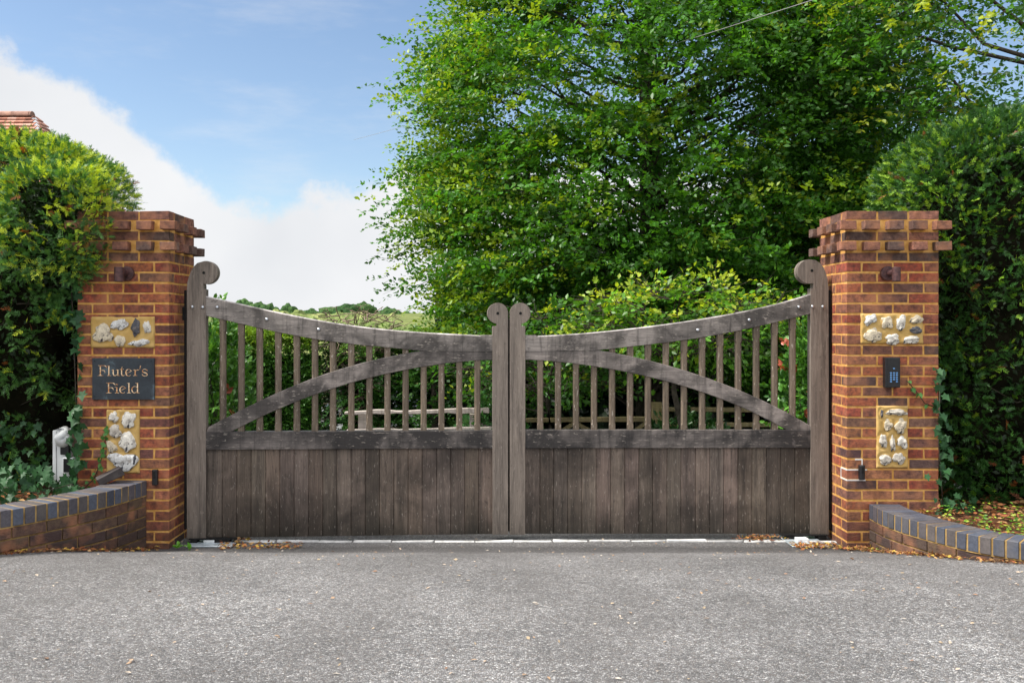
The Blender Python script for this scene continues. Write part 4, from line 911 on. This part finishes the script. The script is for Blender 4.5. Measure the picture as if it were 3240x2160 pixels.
# clipped box hedge and its bare end
def block_hedge(name, label, bx, n, cols, topc, leaf, hole=None, cat='hedge'):
    x0, x1, y0, y1, z0, z1 = bx; base = ((x0 + x1) / 2, y0, z0); off = np.array(base); root = empty(name, base, 0, label, cat)
    m = n; face = rng.uniform(0, 1, m); q = np.column_stack([rng.uniform(x0, x1, m), np.where(face < .62, y0, rng.uniform(y0, y1, m)), np.where(face < .62, rng.uniform(z0, z1, m), z1)])
    nn = np.where((face < .62)[:, None], np.array([[0, -1., .1]]), np.array([[0, -.2, 1.]])); se = face > .93; q[se, 0] = x0; q[se, 2] = rng.uniform(z0, z1, se.sum()); nn[se] = (-1, 0, 0)
    w = fnoise(q, 2.0, 1) * .10 + fnoise(q, 6, 4) * .05; q = q + nn * (w - np.abs(rng.normal(0, .04, m)))[:, None]
    if hole is not None: k = hole(q); q, nn = q[k], nn[k]; m = len(q)
    D = unit(nn + rng.normal(0, .5, (m, 3)) + np.array([0, 0, .4])); p, d, n2, s, si = sprays(q, D, unit(nn + rng.normal(0, .6, (m, 3)) + np.array([0, 0, .5])), rng.uniform(.06, .14, m), 8, R(55), leaf, .05, .5, .4, .2, .3, zfan=.3)
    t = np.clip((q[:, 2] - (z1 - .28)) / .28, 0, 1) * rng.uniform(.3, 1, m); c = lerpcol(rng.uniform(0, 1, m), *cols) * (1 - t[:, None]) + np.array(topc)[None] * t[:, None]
    inst_mesh('foliage', *LEAF4, p - off, d, n2, s, c[si] * rng.uniform(.75, 1.25, (len(si), 1)), M_YEW, root)
    mb = MB(); mb.box(x0 + .22 - off[0], x1 - .2 - off[0], .22, y1 - y0 - .15, -.2, z1 - .30 - off[2]); mb.build('shade_core', M_CORE, root); return root
hz = gz(0, 11.5)
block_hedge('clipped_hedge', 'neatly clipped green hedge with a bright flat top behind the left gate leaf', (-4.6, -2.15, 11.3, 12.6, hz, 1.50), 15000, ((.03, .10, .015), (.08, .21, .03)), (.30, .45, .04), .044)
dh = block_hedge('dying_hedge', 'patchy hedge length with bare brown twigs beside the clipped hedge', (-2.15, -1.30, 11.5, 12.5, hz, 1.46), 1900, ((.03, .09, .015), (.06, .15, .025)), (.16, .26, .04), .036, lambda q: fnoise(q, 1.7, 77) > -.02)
O = np.column_stack([rng.uniform(.0, .85, 420) - .425, rng.uniform(-.05, .2, 420), rng.uniform(.1, 2.3, 420)]); E = O + np.column_stack([rng.normal(0, .18, 420), rng.uniform(-.35, -.05, 420), rng.normal(.02, .12, 420)])
twigs('dead_twigs', dh, O, E, .009, M_TWIG, 4, 0, .12)
# conifers between hedge and meeting stile
def conifer(px, Y, top, wd, label, cols=((.02, .075, .015), (.05, .14, .02)), n=560):
    x = (px - CX) / F * Y; b = gz(x, Y); base = (x, Y, b); root = empty('young_conifer', base, 0, label, 'tree', None); off = np.array(base)
    z = rng.uniform(b + .75, top, n); azm = rng.uniform(0, 2 * np.pi, n); rr = wd * (1 - .35 * (z - b) / (top - b)) * rng.uniform(.35, 1, n); q = np.column_stack([x + np.cos(azm) * rr, Y + np.sin(azm) * rr, z])
    u = np.column_stack([np.cos(azm), np.sin(azm), np.zeros(n)]); D = unit(u + rng.normal(0, .35, (n, 3)) + np.array([0, 0, .05])); Nn = unit(np.array([[0, 0, 1.]]) + rng.normal(0, .3, (n, 3)))
    p, d, nn, s, si = sprays(q, D, Nn, rng.uniform(.18, .34, n), 22, R(60), .06, .25, .4, .3, .5, .3)
    t = np.clip((q[:, 2] - (top - .3)) / .3, 0, 1) * .8; c = lerpcol(rng.uniform(0, 1, n), *cols) * (1 - t[:, None]) + np.array([[.14, .26, .03]]) * t[:, None]
    inst_mesh('crown', *LEAF4, p - off, d, nn, s, c[si] * rng.uniform(.75, 1.25, (len(si), 1)), M_YEW, root)
    mb = MB(); mb.tube([(0, 0, -.1), (.02, 0, .9), (0, 0, top - b - .1)], [.06, .045, .012], 8); mb.build('trunk', M_BARK, root, True)
    sel = rng.permutation(n)[:70]; twigs('branches', root, np.column_stack([np.zeros(70), np.zeros(70), (q - off)[sel, 2] - .05]), (q - off)[sel], .009, seg=4)
conifer(1150, 11.6, 1.50, .55, 'bushy young conifer next to the bare twigs, first right of them')
conifer(1262, 11.9, 1.56, .55, 'bushy young conifer with its trunk showing above the weathered knee rail')
conifer(1370, 11.4, 1.55, .55, 'bushy young conifer behind the middle of the weathered knee rail')
conifer(1480, 12.2, 1.55, .6, 'bushy young conifer behind the right end of the weathered knee rail', ((.03, .1, .015), (.07, .2, .03)))

# ------------------------------------------------------------------ fences beyond the gate
def wavy_rail(pxa, pxb, ya0, ya1, yb0, yb1, Y, name, parent, mat, amp=.012, depth=.06, seg=14):
    n = seg; V = []; Fc = []; off = parent.location
    for i in range(n + 1):
        t = i / n; px = pxa + (pxb - pxa) * t; a = P(px, ya0 + (yb0 - ya0) * t, Y); b = P(px, ya1 + (yb1 - ya1) * t, Y); w1 = amp * mnoise.noise(Vector((px * .013, 1, Y))); w2 = amp * mnoise.noise(Vector((px * .017, 5, Y)))
        for yy in (0, depth): V += [(a.x - off.x, yy + Y - off.y, a.z + w1 - off.z), (b.x - off.x, yy + Y - off.y, b.z + w2 - off.z)]
    for i in range(n):
        q = i * 4; r = q + 4; Fc += [(q + 1, r + 1, r, q), (q + 2, r + 2, r + 3, q + 3), (q, r, r + 2, q + 2), (q + 3, r + 3, r + 1, q + 1)]
    Fc += [(0, 2, 3, 1), (n * 4 + 1, n * 4 + 3, n * 4 + 2, n * 4)]
    o = mesh_obj(name, V, Fc, mat, parent, [(1, 1, 1, 1)] * len(V)); return bevel(o, .006, 1)
Yf = 10.2; kf = empty('knee_rail_fence', (P(1300, 0, Yf).x, Yf, gz(-1, Yf)), 0, 'silvery waney-edged rail fence seen through the left gate spindles', 'fence')
wavy_rail(1090, 1548, 1300, 1312, 1289, 1307, Yf, 'rail', kf, M_PALEWOOD, .03); wavy_rail(1095, 1560, 1358, 1372, 1349, 1366, Yf + .01, 'rail', kf, M_PALEWOOD, .02)
for px in (1148, 1500):
    a = P(px, 1310, Yf + .09); mb = MB(); mb.box(-.05, .05, 0, .09, 0, a.z - gz(a.x, Yf)); o = mb.build('fence_post', M_PALEWOOD, kf); o.location = (a.x - kf.location.x, .075, 0)
bs = P(1470, 1312, 11.0); bx_ = empty('timber_bin_store', (bs.x, 11.0, gz(bs.x, 11)), 0, 'slatted timber store with a green corner post behind the waney rail', 'store'); h = bs.z - bx_.location.z
mb = MB(); mb.box(-.02, .045, 0, .07, 0, h + .05, (1.3, 1.5, .9)); mb.build('corner_post', M_PALEWOOD, bx_); mb = MB()
for k in range(12): mb.box(.048, .26, .02, .045, h - .055 * k - .05, h - .055 * k)
mb.build('slats', M_PALEWOOD, bx_); mb = MB(); mb.box(.05, .26, .05, .06, 0, h); mb.build('backing', M_GREENWOOD, bx_)
# low five bar gate on the right
Yg = 10.9; fg = empty('field_gate', (P(1850, 0, Yg).x, Yg, gz(1, Yg)), 0, 'low green timber field gate seen through the right gate spindles', 'gate')
wavy_rail(1640, 2050, 1323, 1336, 1318, 1334, Yg, 'top_bar', fg, M_GREENWOOD, .002)
def brace_(x0, y0, x1, y1, w=6):
    a, b = P(x0, y0, Yg - .0), P(x1, y1, Yg); d = (b - a).normalized(); n = Vector((-d.z, 0, d.x)) * w * Yg / F; off = fg.location; V = []
    for yy in (.012, .045):
        for q in (a + n, b + n, b - n, a - n): V.append((q.x - off.x, yy, q.z - off.z))
    o = mesh_obj('brace', V, [(0, 1, 2, 3), (7, 6, 5, 4), (0, 4, 5, 1), (1, 5, 6, 2), (2, 6, 7, 3), (3, 7, 4, 0)], M_GREENWOOD, fg, [(1, 1, 1, 1)] * 8)
brace_(1820, 1337, 1720, 1400); brace_(1822, 1337, 1930, 1400); brace_(2045, 1337, 1960, 1400)
wavy_rail(1640, 2050, 1392, 1404, 1388, 1402, Yg, 'lower_bar', fg, M_GREENWOOD, .002)
pf = empty('post_and_rail_fence', (P(2080, 0, 11.6).x, 11.6, gz(2, 11.6)), 0, 'dark post and rail fence under the beech right of the low bush', 'fence')
mb = MB(); a = P(2080, 1273, 11.6); mb.box(-.06, .06, 0, .1, 0, a.z - pf.location.z); mb.build('fence_post', M_GREENWOOD, pf)
for (y0, y1) in ((1288, 1302), (1335, 1349)): wavy_rail(2092, 2700, y0, y1, y0 + 4, y1 + 4, 11.58, 'rail', pf, M_GREENWOOD, .004)
# pale cottage wall and window behind the conifers
cw = P(1200, 1400, 17.0); ct = empty('garden_cottage', (cw.x, 17.0, gz(0, 17)), 0, 'pale garden building glimpsed between the conifers beyond the knee rail', 'building')
mb = MB(); mb.box(-.9, .75, 0, 1.5, -.2, 1.05); mb.build('wall', M_WHITEP, ct); mb = MB(); mb.add([(-1, -.15, 1.0), (.85, -.15, 1.0), (.85, 1.65, 1.0), (-1, 1.65, 1.0), (-1, .75, 1.25), (.85, .75, 1.25)], [(0, 1, 5, 4), (2, 3, 4, 5), (0, 4, 3), (1, 2, 5), (3, 2, 1, 0)]); mb.build('roof', M_SLATE, ct)
mb = MB(); mb.box(-.25, .2, -.02, .0, .3, .8); mb.build('window', M_SLATE, ct)
# woodland understorey behind everything; tree shade is put into its near-black leaf colour
def wood_mass(name, n, xr, yr, ztop, cols, s, kind='stuff', seed=0):
    q = np.column_stack([rng.uniform(xr[0], xr[1], n), rng.uniform(yr[0], yr[1], n), rng.uniform(0, 1, n)]); zt = np.array([ztop(x) for x in q[:, 0]]) + fnoise(q * np.array([1, 1, 0]), .8, seed) * .5
    q[:, 2] = -1.1 + (zt + 1.1) * q[:, 2]
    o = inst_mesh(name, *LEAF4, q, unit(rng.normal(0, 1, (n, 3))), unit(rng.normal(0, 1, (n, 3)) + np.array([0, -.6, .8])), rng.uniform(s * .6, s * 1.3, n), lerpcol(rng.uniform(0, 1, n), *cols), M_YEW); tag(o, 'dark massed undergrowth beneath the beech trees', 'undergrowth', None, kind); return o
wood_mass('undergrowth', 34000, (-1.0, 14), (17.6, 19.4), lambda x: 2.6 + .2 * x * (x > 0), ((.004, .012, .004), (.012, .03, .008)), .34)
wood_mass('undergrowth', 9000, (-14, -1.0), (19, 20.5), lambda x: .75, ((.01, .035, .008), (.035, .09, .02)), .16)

# ------------------------------------------------------------------ far wooded hills
def blob_wood(name, label, n, xr, Yr, rad, cols, zoff, seed, lod=2, skyline=None):
    base = []; ico = bmesh.new(); bmesh.ops.create_icosphere(ico, subdivisions=lod, radius=1); tv = np.array([v.co[:] for v in ico.verts]); tf = np.array([[v.index for v in f.verts] for f in ico.faces]); ico.free()
    V = []; Fc = []; C = []; k = 0
    for i in range(n):
        Y = random.uniform(*Yr); x = random.uniform(*xr) * Y; r = random.uniform(*rad); z = hillz(x, Y) + zoff + r * .3
        if skyline: z = EYE + skyline((x / Y)) * Y - r * random.uniform(.5, 2.6)
        sd = random.uniform(0, 500); f = 1 + .35 * np.array([mnoise.noise(Vector(v) * 1.9 + Vector((sd, 0, 0))) for v in tv]) + .22 * np.array([mnoise.noise(Vector(v) * 5.5 + Vector((0, sd, 0))) for v in tv])
        V.append(tv * f[:, None] * np.array([r, r, r * random.uniform(.75, 1.1)]) + np.array([x, Y, z])); Fc.append(tf + k); k += len(tv); t = random.random(); c = np.array(cols[0]) * (1 - t) + np.array(cols[1]) * t; C.append(np.tile(np.array([*c, 1.]), (len(tv), 1)))
    o = mesh_obj(name, np.concatenate(V), np.concatenate(Fc), None, None, np.concatenate(C)); o.data.materials.append(M_FARLEAF); tag(o, label, 'woodland', None, 'stuff'); return o
def mat_far():
    m, t, b = mat_new('distant_foliage'); n = texnoise(t, .9, 5, .7); c = mixc(t, 1.0, attr(t), ramp(t, n, [(.35, (.55, .6, .6)), (.65, (1.4, 1.35, 1.3))]), 'MULTIPLY'); t.links.new(c, b.inputs['Base Color']); b.inputs['Roughness'].default_value = 1; b.inputs['Specular IOR Level'].default_value = 0
    bump(t, b, texnoise(t, .7, 5, .7), 1, .9); return m
M_FARLEAF = mat_far()
sk = [(-.40, .016), (-.31, .0165), (-.275, .0215), (-.245, .0150), (-.232, .0165), (-.19, .0140), (-.175, .0155), (-.15, .0185), (-.135, .0145), (-.11, .0125), (-.09, .0075), (-.05, .004), (.2, .004)]
skyl = lambda u: float(np.interp(u, [a[0] for a in sk], [a[1] for a in sk]))
blob_wood('hilltop_woodland', 'dark green trees along the far hilltop skyline', 620, (-.42, .0), (345, 420), (2.2, 5.0), ((.035, .075, .03), (.07, .13, .045)), 0, 1, 3, skyl)
blob_wood('hillside_woodland', 'pale olive woodland covering the far hillside', 520, (-.42, .05), (240, 320), (2.0, 4.4), ((.17, .22, .08), (.31, .34, .14)), 0, 2, 3, lambda u: skyl(u) * .66 - .0035)
blob_wood('hillside_woodland', 'pale grey green scrub lower down the far hillside', 500, (-.42, .05), (150, 235), (1.6, 3.2), ((.13, .19, .06), (.25, .30, .12)), 0, 5, 3, lambda u: skyl(u) * .28 - .0050)

# ------------------------------------------------------------------ house roof at far left
Yh = 17.0; rz_ = P(0, 362, Yh).z; xe = P(105, 0, Yh).x; hs = empty('tiled_house', (xe - 3.5, Yh, -1), 0, 'house with an old red clay tiled roof showing above the left hedge', 'house')
ox, oy, oz = hs.location; rows = 26; mb = MB(); course = .10; hgt = .075
for k in range(rows):
    zt = rz_ - .04 - k * hgt; y = Yh - k * course * .62; xr_ = xe + .02 + k * .052; xl = xe - 9
    # front slope courses, each a row of tiles lapping over the next
    x = xl
    while x < xr_:
        w = min(.165, xr_ - x); kk = random.uniform(.75, 1.25); c = random.choice([(.42, .19, .13), (.50, .26, .19), (.36, .16, .11), (.52, .32, .25)]); c = tuple(v * kk for v in c)
        mb.add([(x - ox, y - oy, zt - oz), (x + w - .004 - ox, y - oy, zt - oz), (x + w - .004 - ox, y - .12 - oy, zt - .085 - oz), (x - ox, y - .12 - oy, zt - .085 - oz),
                (x - ox, y + .01 - oy, zt + .018 - oz), (x + w - .004 - ox, y + .01 - oy, zt + .018 - oz), (x + w - .004 - ox, y - .125 - oy, zt - .062 - oz), (x - ox, y - .125 - oy, zt - .062 - oz)],
               [(4, 5, 6, 7), (3, 2, 6, 7), (0, 3, 7, 4), (1, 5, 6, 2), (0, 1, 2, 3)], c); x += .165
    # hip end courses
    y2 = y
    while y2 < Yh + k * course * .62 + .05:
        w = .165; kk = random.uniform(.75, 1.2); c = tuple(v * kk for v in (.40, .20, .15)); x = xr_
        mb.add([(x - ox, y2 - oy, zt - oz), (x - ox, y2 + w - .004 - oy, zt - oz), (x + .09 - ox, y2 + w - .004 - oy, zt - .085 - oz), (x + .09 - ox, y2 - oy, zt - .085 - oz), (x - .01 - ox, y2 - oy, zt + .018 - oz), (x - .01 - ox, y2 + w - .004 - oy, zt + .018 - oz), (x + .095 - ox, y2 + w - .004 - oy, zt - .06 - oz), (x + .095 - ox, y2 - oy, zt - .06 - oz)],
               [(4, 7, 6, 5), (2, 3, 7, 6), (0, 4, 7, 3), (1, 2, 6, 5)], c); y2 += w
rf = mb.build('roof', M_TILE, hs); mb = MB(); x = xe - 9
while x < xe - .02:
    w = min(.32, xe - x); kk = random.uniform(.7, 1.1); c = tuple(v * kk for v in (.36, .2, .15)); pl = [(.10 * math.cos(R(a_)), .085 * math.sin(R(a_))) for a_ in range(-10, 191, 20)]; n = len(pl)
    mb.add([(x - ox, yy, rz_ - .03 + z - oz) for yy, z in pl] + [(x + w - .008 - ox, yy, rz_ - .03 + z - oz) for yy, z in pl], [(i, i + 1, i + 1 + n, i + n) for i in range(n - 1)] + [tuple(range(n)), tuple(range(2 * n - 1, n - 1, -1))], c); x += .32
mb.build('ridge_tiles', M_TILE, rf)
mb = MB(); zt = rz_ - rows * hgt; mb.box(-5.4, xe + 1.0 - ox, -1.5, 1.5, 0, zt - oz); mb.build('wall', M_BRICK, hs)
for wx in (-3, -.5, 2): mb = MB(); mb.box(wx, wx + 1, -1.53, -1.49, 2.0, 3.2); mb.build('window', M_SLATE, hs)

# ------------------------------------------------------------------ overhead cable
a, b = P(1190, 420, 24.0), P(2560, -20, 9.0); mb = MB(); pts_ = []
a = a + (a - b) * .15; b = b + (b - a) * .35
for i in range(31):
    t = i / 30; q = a.lerp(b, t); q.z -= .10 * 4 * t * (1 - t); pts_.append(q)
mb.tube(pts_, .0042, 6); o = mb.build('overhead_cable', simple('pale_cable', (.22, .22, .22), (.3, .3, .3), 5, .5, .4, 0), None, True); tag(o, 'thin pale overhead cable crossing in front of the beech tree', 'cable')

# ------------------------------------------------------------------ litter and small plants
def litter(name, label, pts, size, cols, kind='stuff', tmpl=LEAF4, flat=.35, wfac=1.0, mat=None):
    pts = np.array(pts); n = len(pts); nn = unit(np.array([[0, 0, 1.]]) + rng.normal(0, flat, (n, 3))); d = rng.normal(0, 1, (n, 3)); d[:, 2] *= .15
    ci = rng.integers(0, len(cols), n); c = np.array(cols)[ci] * rng.uniform(.75, 1.25, (n, 1)); s = rng.uniform(size[0], size[1], n)
    o = inst_mesh(name, *tmpl, pts, unit(d), nn, s, c, mat or M_DRY, None, s * rng.uniform(.35, 1.0, n) * wfac); tag(o, label, 'leaf litter', None, kind); return o
TAN = [(.46, .36, .27), (.52, .43, .34), (.38, .26, .17), (.28, .17, .11), (.55, .49, .42), (.42, .33, .22)]
BRN = [(.24, .085, .035), (.34, .14, .05), (.16, .06, .03), (.46, .28, .12), (.5, .33, .06), (.20, .12, .05)]
pts = []
for _ in range(1900):
    y = 6.9 - 3.9 * random.random() ** 1.15; x = random.uniform(-3.6, 3.8)
    xl = np.interp(y, [5.5, 6.6], [-2.98, -2.51]); xr2 = np.interp(y, [5.4, 6.6], [3.16, 2.72])
    if y < 6.6 and y > 5 and not (xl < x < xr2): continue
    if random.random() > (.35 + .55 * (x + 3.6) / 7.4) or mnoise.noise(Vector((x * 1.3, y * 1.8, 2))) < random.uniform(-.35, .25): continue
    pts.append((x, y, gz(x, y) + .006))
litter('scattered_leaves', 'small dry tan leaf scraps scattered over the asphalt', pts, (.012, .034), TAN, flat=.25)
pts = []
for _ in range(900):
    y = random.uniform(5.0, 6.6); e = abs(random.gauss(0, .05)) + .01
    if random.random() < .5: x = float(np.interp(y, [p[1] for p in LW[::-1]], [p[0] for p in LW[::-1]])) + e
    else: x = float(np.interp(y, [p[1] for p in RW[::-1]], [p[0] for p in RW[::-1]])) - e
    pts.append((x, y, gz(x, y) + .008 + random.random() * .012))
for _ in range(700):
    x = random.choice([random.uniform(2.2, 2.75), random.uniform(2.2, 2.75), random.uniform(-2.0, -1.4)]); y = 6.62 + random.gauss(0, .05) - (.06 if x > 2.5 else -.03)
    if x > 2.55: y = 6.57 - abs(random.gauss(0, .04))
    pts.append((x, y, gz(x, y) + .012 + random.random() * .012))
for _ in range(160): x = random.gauss(2.0, .08); pts.append((x, 6.86 + random.gauss(0, .03), .01 + random.random() * .03))
for _ in range(60): x = random.gauss(-1.95, .06); pts.append((x, 6.80 + random.gauss(0, .03), .01 + random.random() * .03))
litter('gutter_leaves', 'brown and orange leaf litter gathered along the walls and under the gate', pts, (.014, .045), BRN, flat=.7)
pts = []
for _ in range(2600):
    x = random.uniform(2.9, 5.2); y = random.uniform(4.9, 7.0); xr2 = float(np.interp(y, [p[1] for p in RW[::-1]], [p[0] for p in RW[::-1]])) + .2
    if x < xr2 or in_pillar(np.array([[x, y, .3]]))[0]: continue
    pts.append((x, y, .275 + .03 * random.random() + .012 * (x - 3)))
litter('bed_leaves', 'reddish fallen leaves covering the bed behind the right curved wall', pts, (.025, .065), BRN[:4] + [(.3, .12, .06)], flat=.7, tmpl=LEAF6)
pts = []
for _ in range(1300):
    x = random.uniform(3.0, 5.0); y = random.uniform(4.9, 6.7); xr2 = float(np.interp(y, [p[1] for p in RW[::-1]], [p[0] for p in RW[::-1]])) + .2
    if x < xr2 or random.random() > .25 + (6.5 - y) * .6 or in_pillar(np.array([[x, y, .3]]), .1)[0]: continue
    for _k in range(4): pts.append((x + random.gauss(0, .015), y + random.gauss(0, .015), .30 + random.random() * .05))
o = litter('ground_weeds', 'small bright green weeds growing in the bed behind the right wall', pts, (.02, .04), [(.12, .30, .03), (.2, .38, .04), (.07, .2, .03), (.34, .4, .04)], flat=.6, mat=M_YEW); o['category'] = 'weeds'
pts = []
for _ in range(260):
    pts.append((random.uniform(-4.2, -2.95), random.uniform(5.4, 6.4), .44 + .02 * random.random()))
litter('bed_leaves', 'dry brown leaves between the ivy behind the left curved wall', [p for p in pts if p[0] < float(np.interp(p[1], [q[1] for q in LW[::-1]], [q[0] for q in LW[::-1]])) - .2], (.03, .06), BRN[:4], flat=.5)
# one large lobed green leaf lying against the right wall foot
q = P(2770, 1738, 6.50); z0 = gz(q.x, 6.45); n = 26; V = [(0, 0, .012)]
for i in range(n): a_ = 2 * math.pi * i / n; rr = .055 * (1 + .42 * math.cos(5 * a_)) * (1.0 + .1 * math.sin(3 * a_)); V.append((rr * 1.25 * math.cos(a_), rr * .8 * math.sin(a_), .006 + .016 * math.sin(a_ * 2) + .012 * (math.sin(a_) > 0)))
o = mesh_obj('maple_leaf', V, [(0, 1 + i, 1 + (i + 1) % n) for i in range(n)], M_DRY, None, [(.22, .36, .08, 1)] * (n + 1), True); o.location = (q.x, 6.44, z0 + .008); tag(o, 'large pale green lobed leaf lying at the foot of the right curved wall', 'leaf')
q2 = [P(x, 1728, 6.5) for x in (560, 598)]
for i, lab in enumerate(('small green weed sprouting at the foot of the sign pillar', 'small green weed sprouting beside the left pivot plate')):
    b_ = Vector((q2[i].x, 6.52, gz(q2[i].x, 6.52))); o_ = np.array([b_[:]]) * 0 + rng.normal(0, .006, (9, 3)); d_ = unit(rng.normal(0, .7, (9, 3)) + np.array([0, 0, .5])); root = empty('weed', b_, 0, lab, 'weed')
    inst_mesh('weed_leaves', *LEAF6, o_ + np.array([0, 0, .015]), d_, unit(rng.normal(0, .4, (9, 3)) + np.array([0, -.3, 1])), rng.uniform(.03, .05, 9), lerpcol(rng.uniform(0, 1, 9), (.10, .30, .03), (.2, .42, .05)), M_YEW, root)

# look-alikes share a group
GR = {'wooden_gate': 'pair of timber driveway gate leaves', 'brick_pillar': 'brick gate pillars', 'wall_lamp': 'copper downlights on the pillars', 'safety_sensor': 'gate sensors on the pillars', 'pivot_plate': 'steel plates under the gate hinges',
      'low_curved_wall': 'low curved walls beside the pillars', 'yew_hedge': 'yew hedges beside the pillars', 'beech_tree': 'beech trees behind the gate', 'photinia_shrub': 'photinia shrubs behind the hinge stiles', 'young_conifer': 'young conifers behind the knee rail', 'ivy': 'ivy growing on pillars and beds', 'weed': 'weeds at the foot of the sign pillar'}
for o in COL.objects:
    k = o.name.split('.')[0]
    if o.parent is None and k in GR: o['group'] = GR[k]
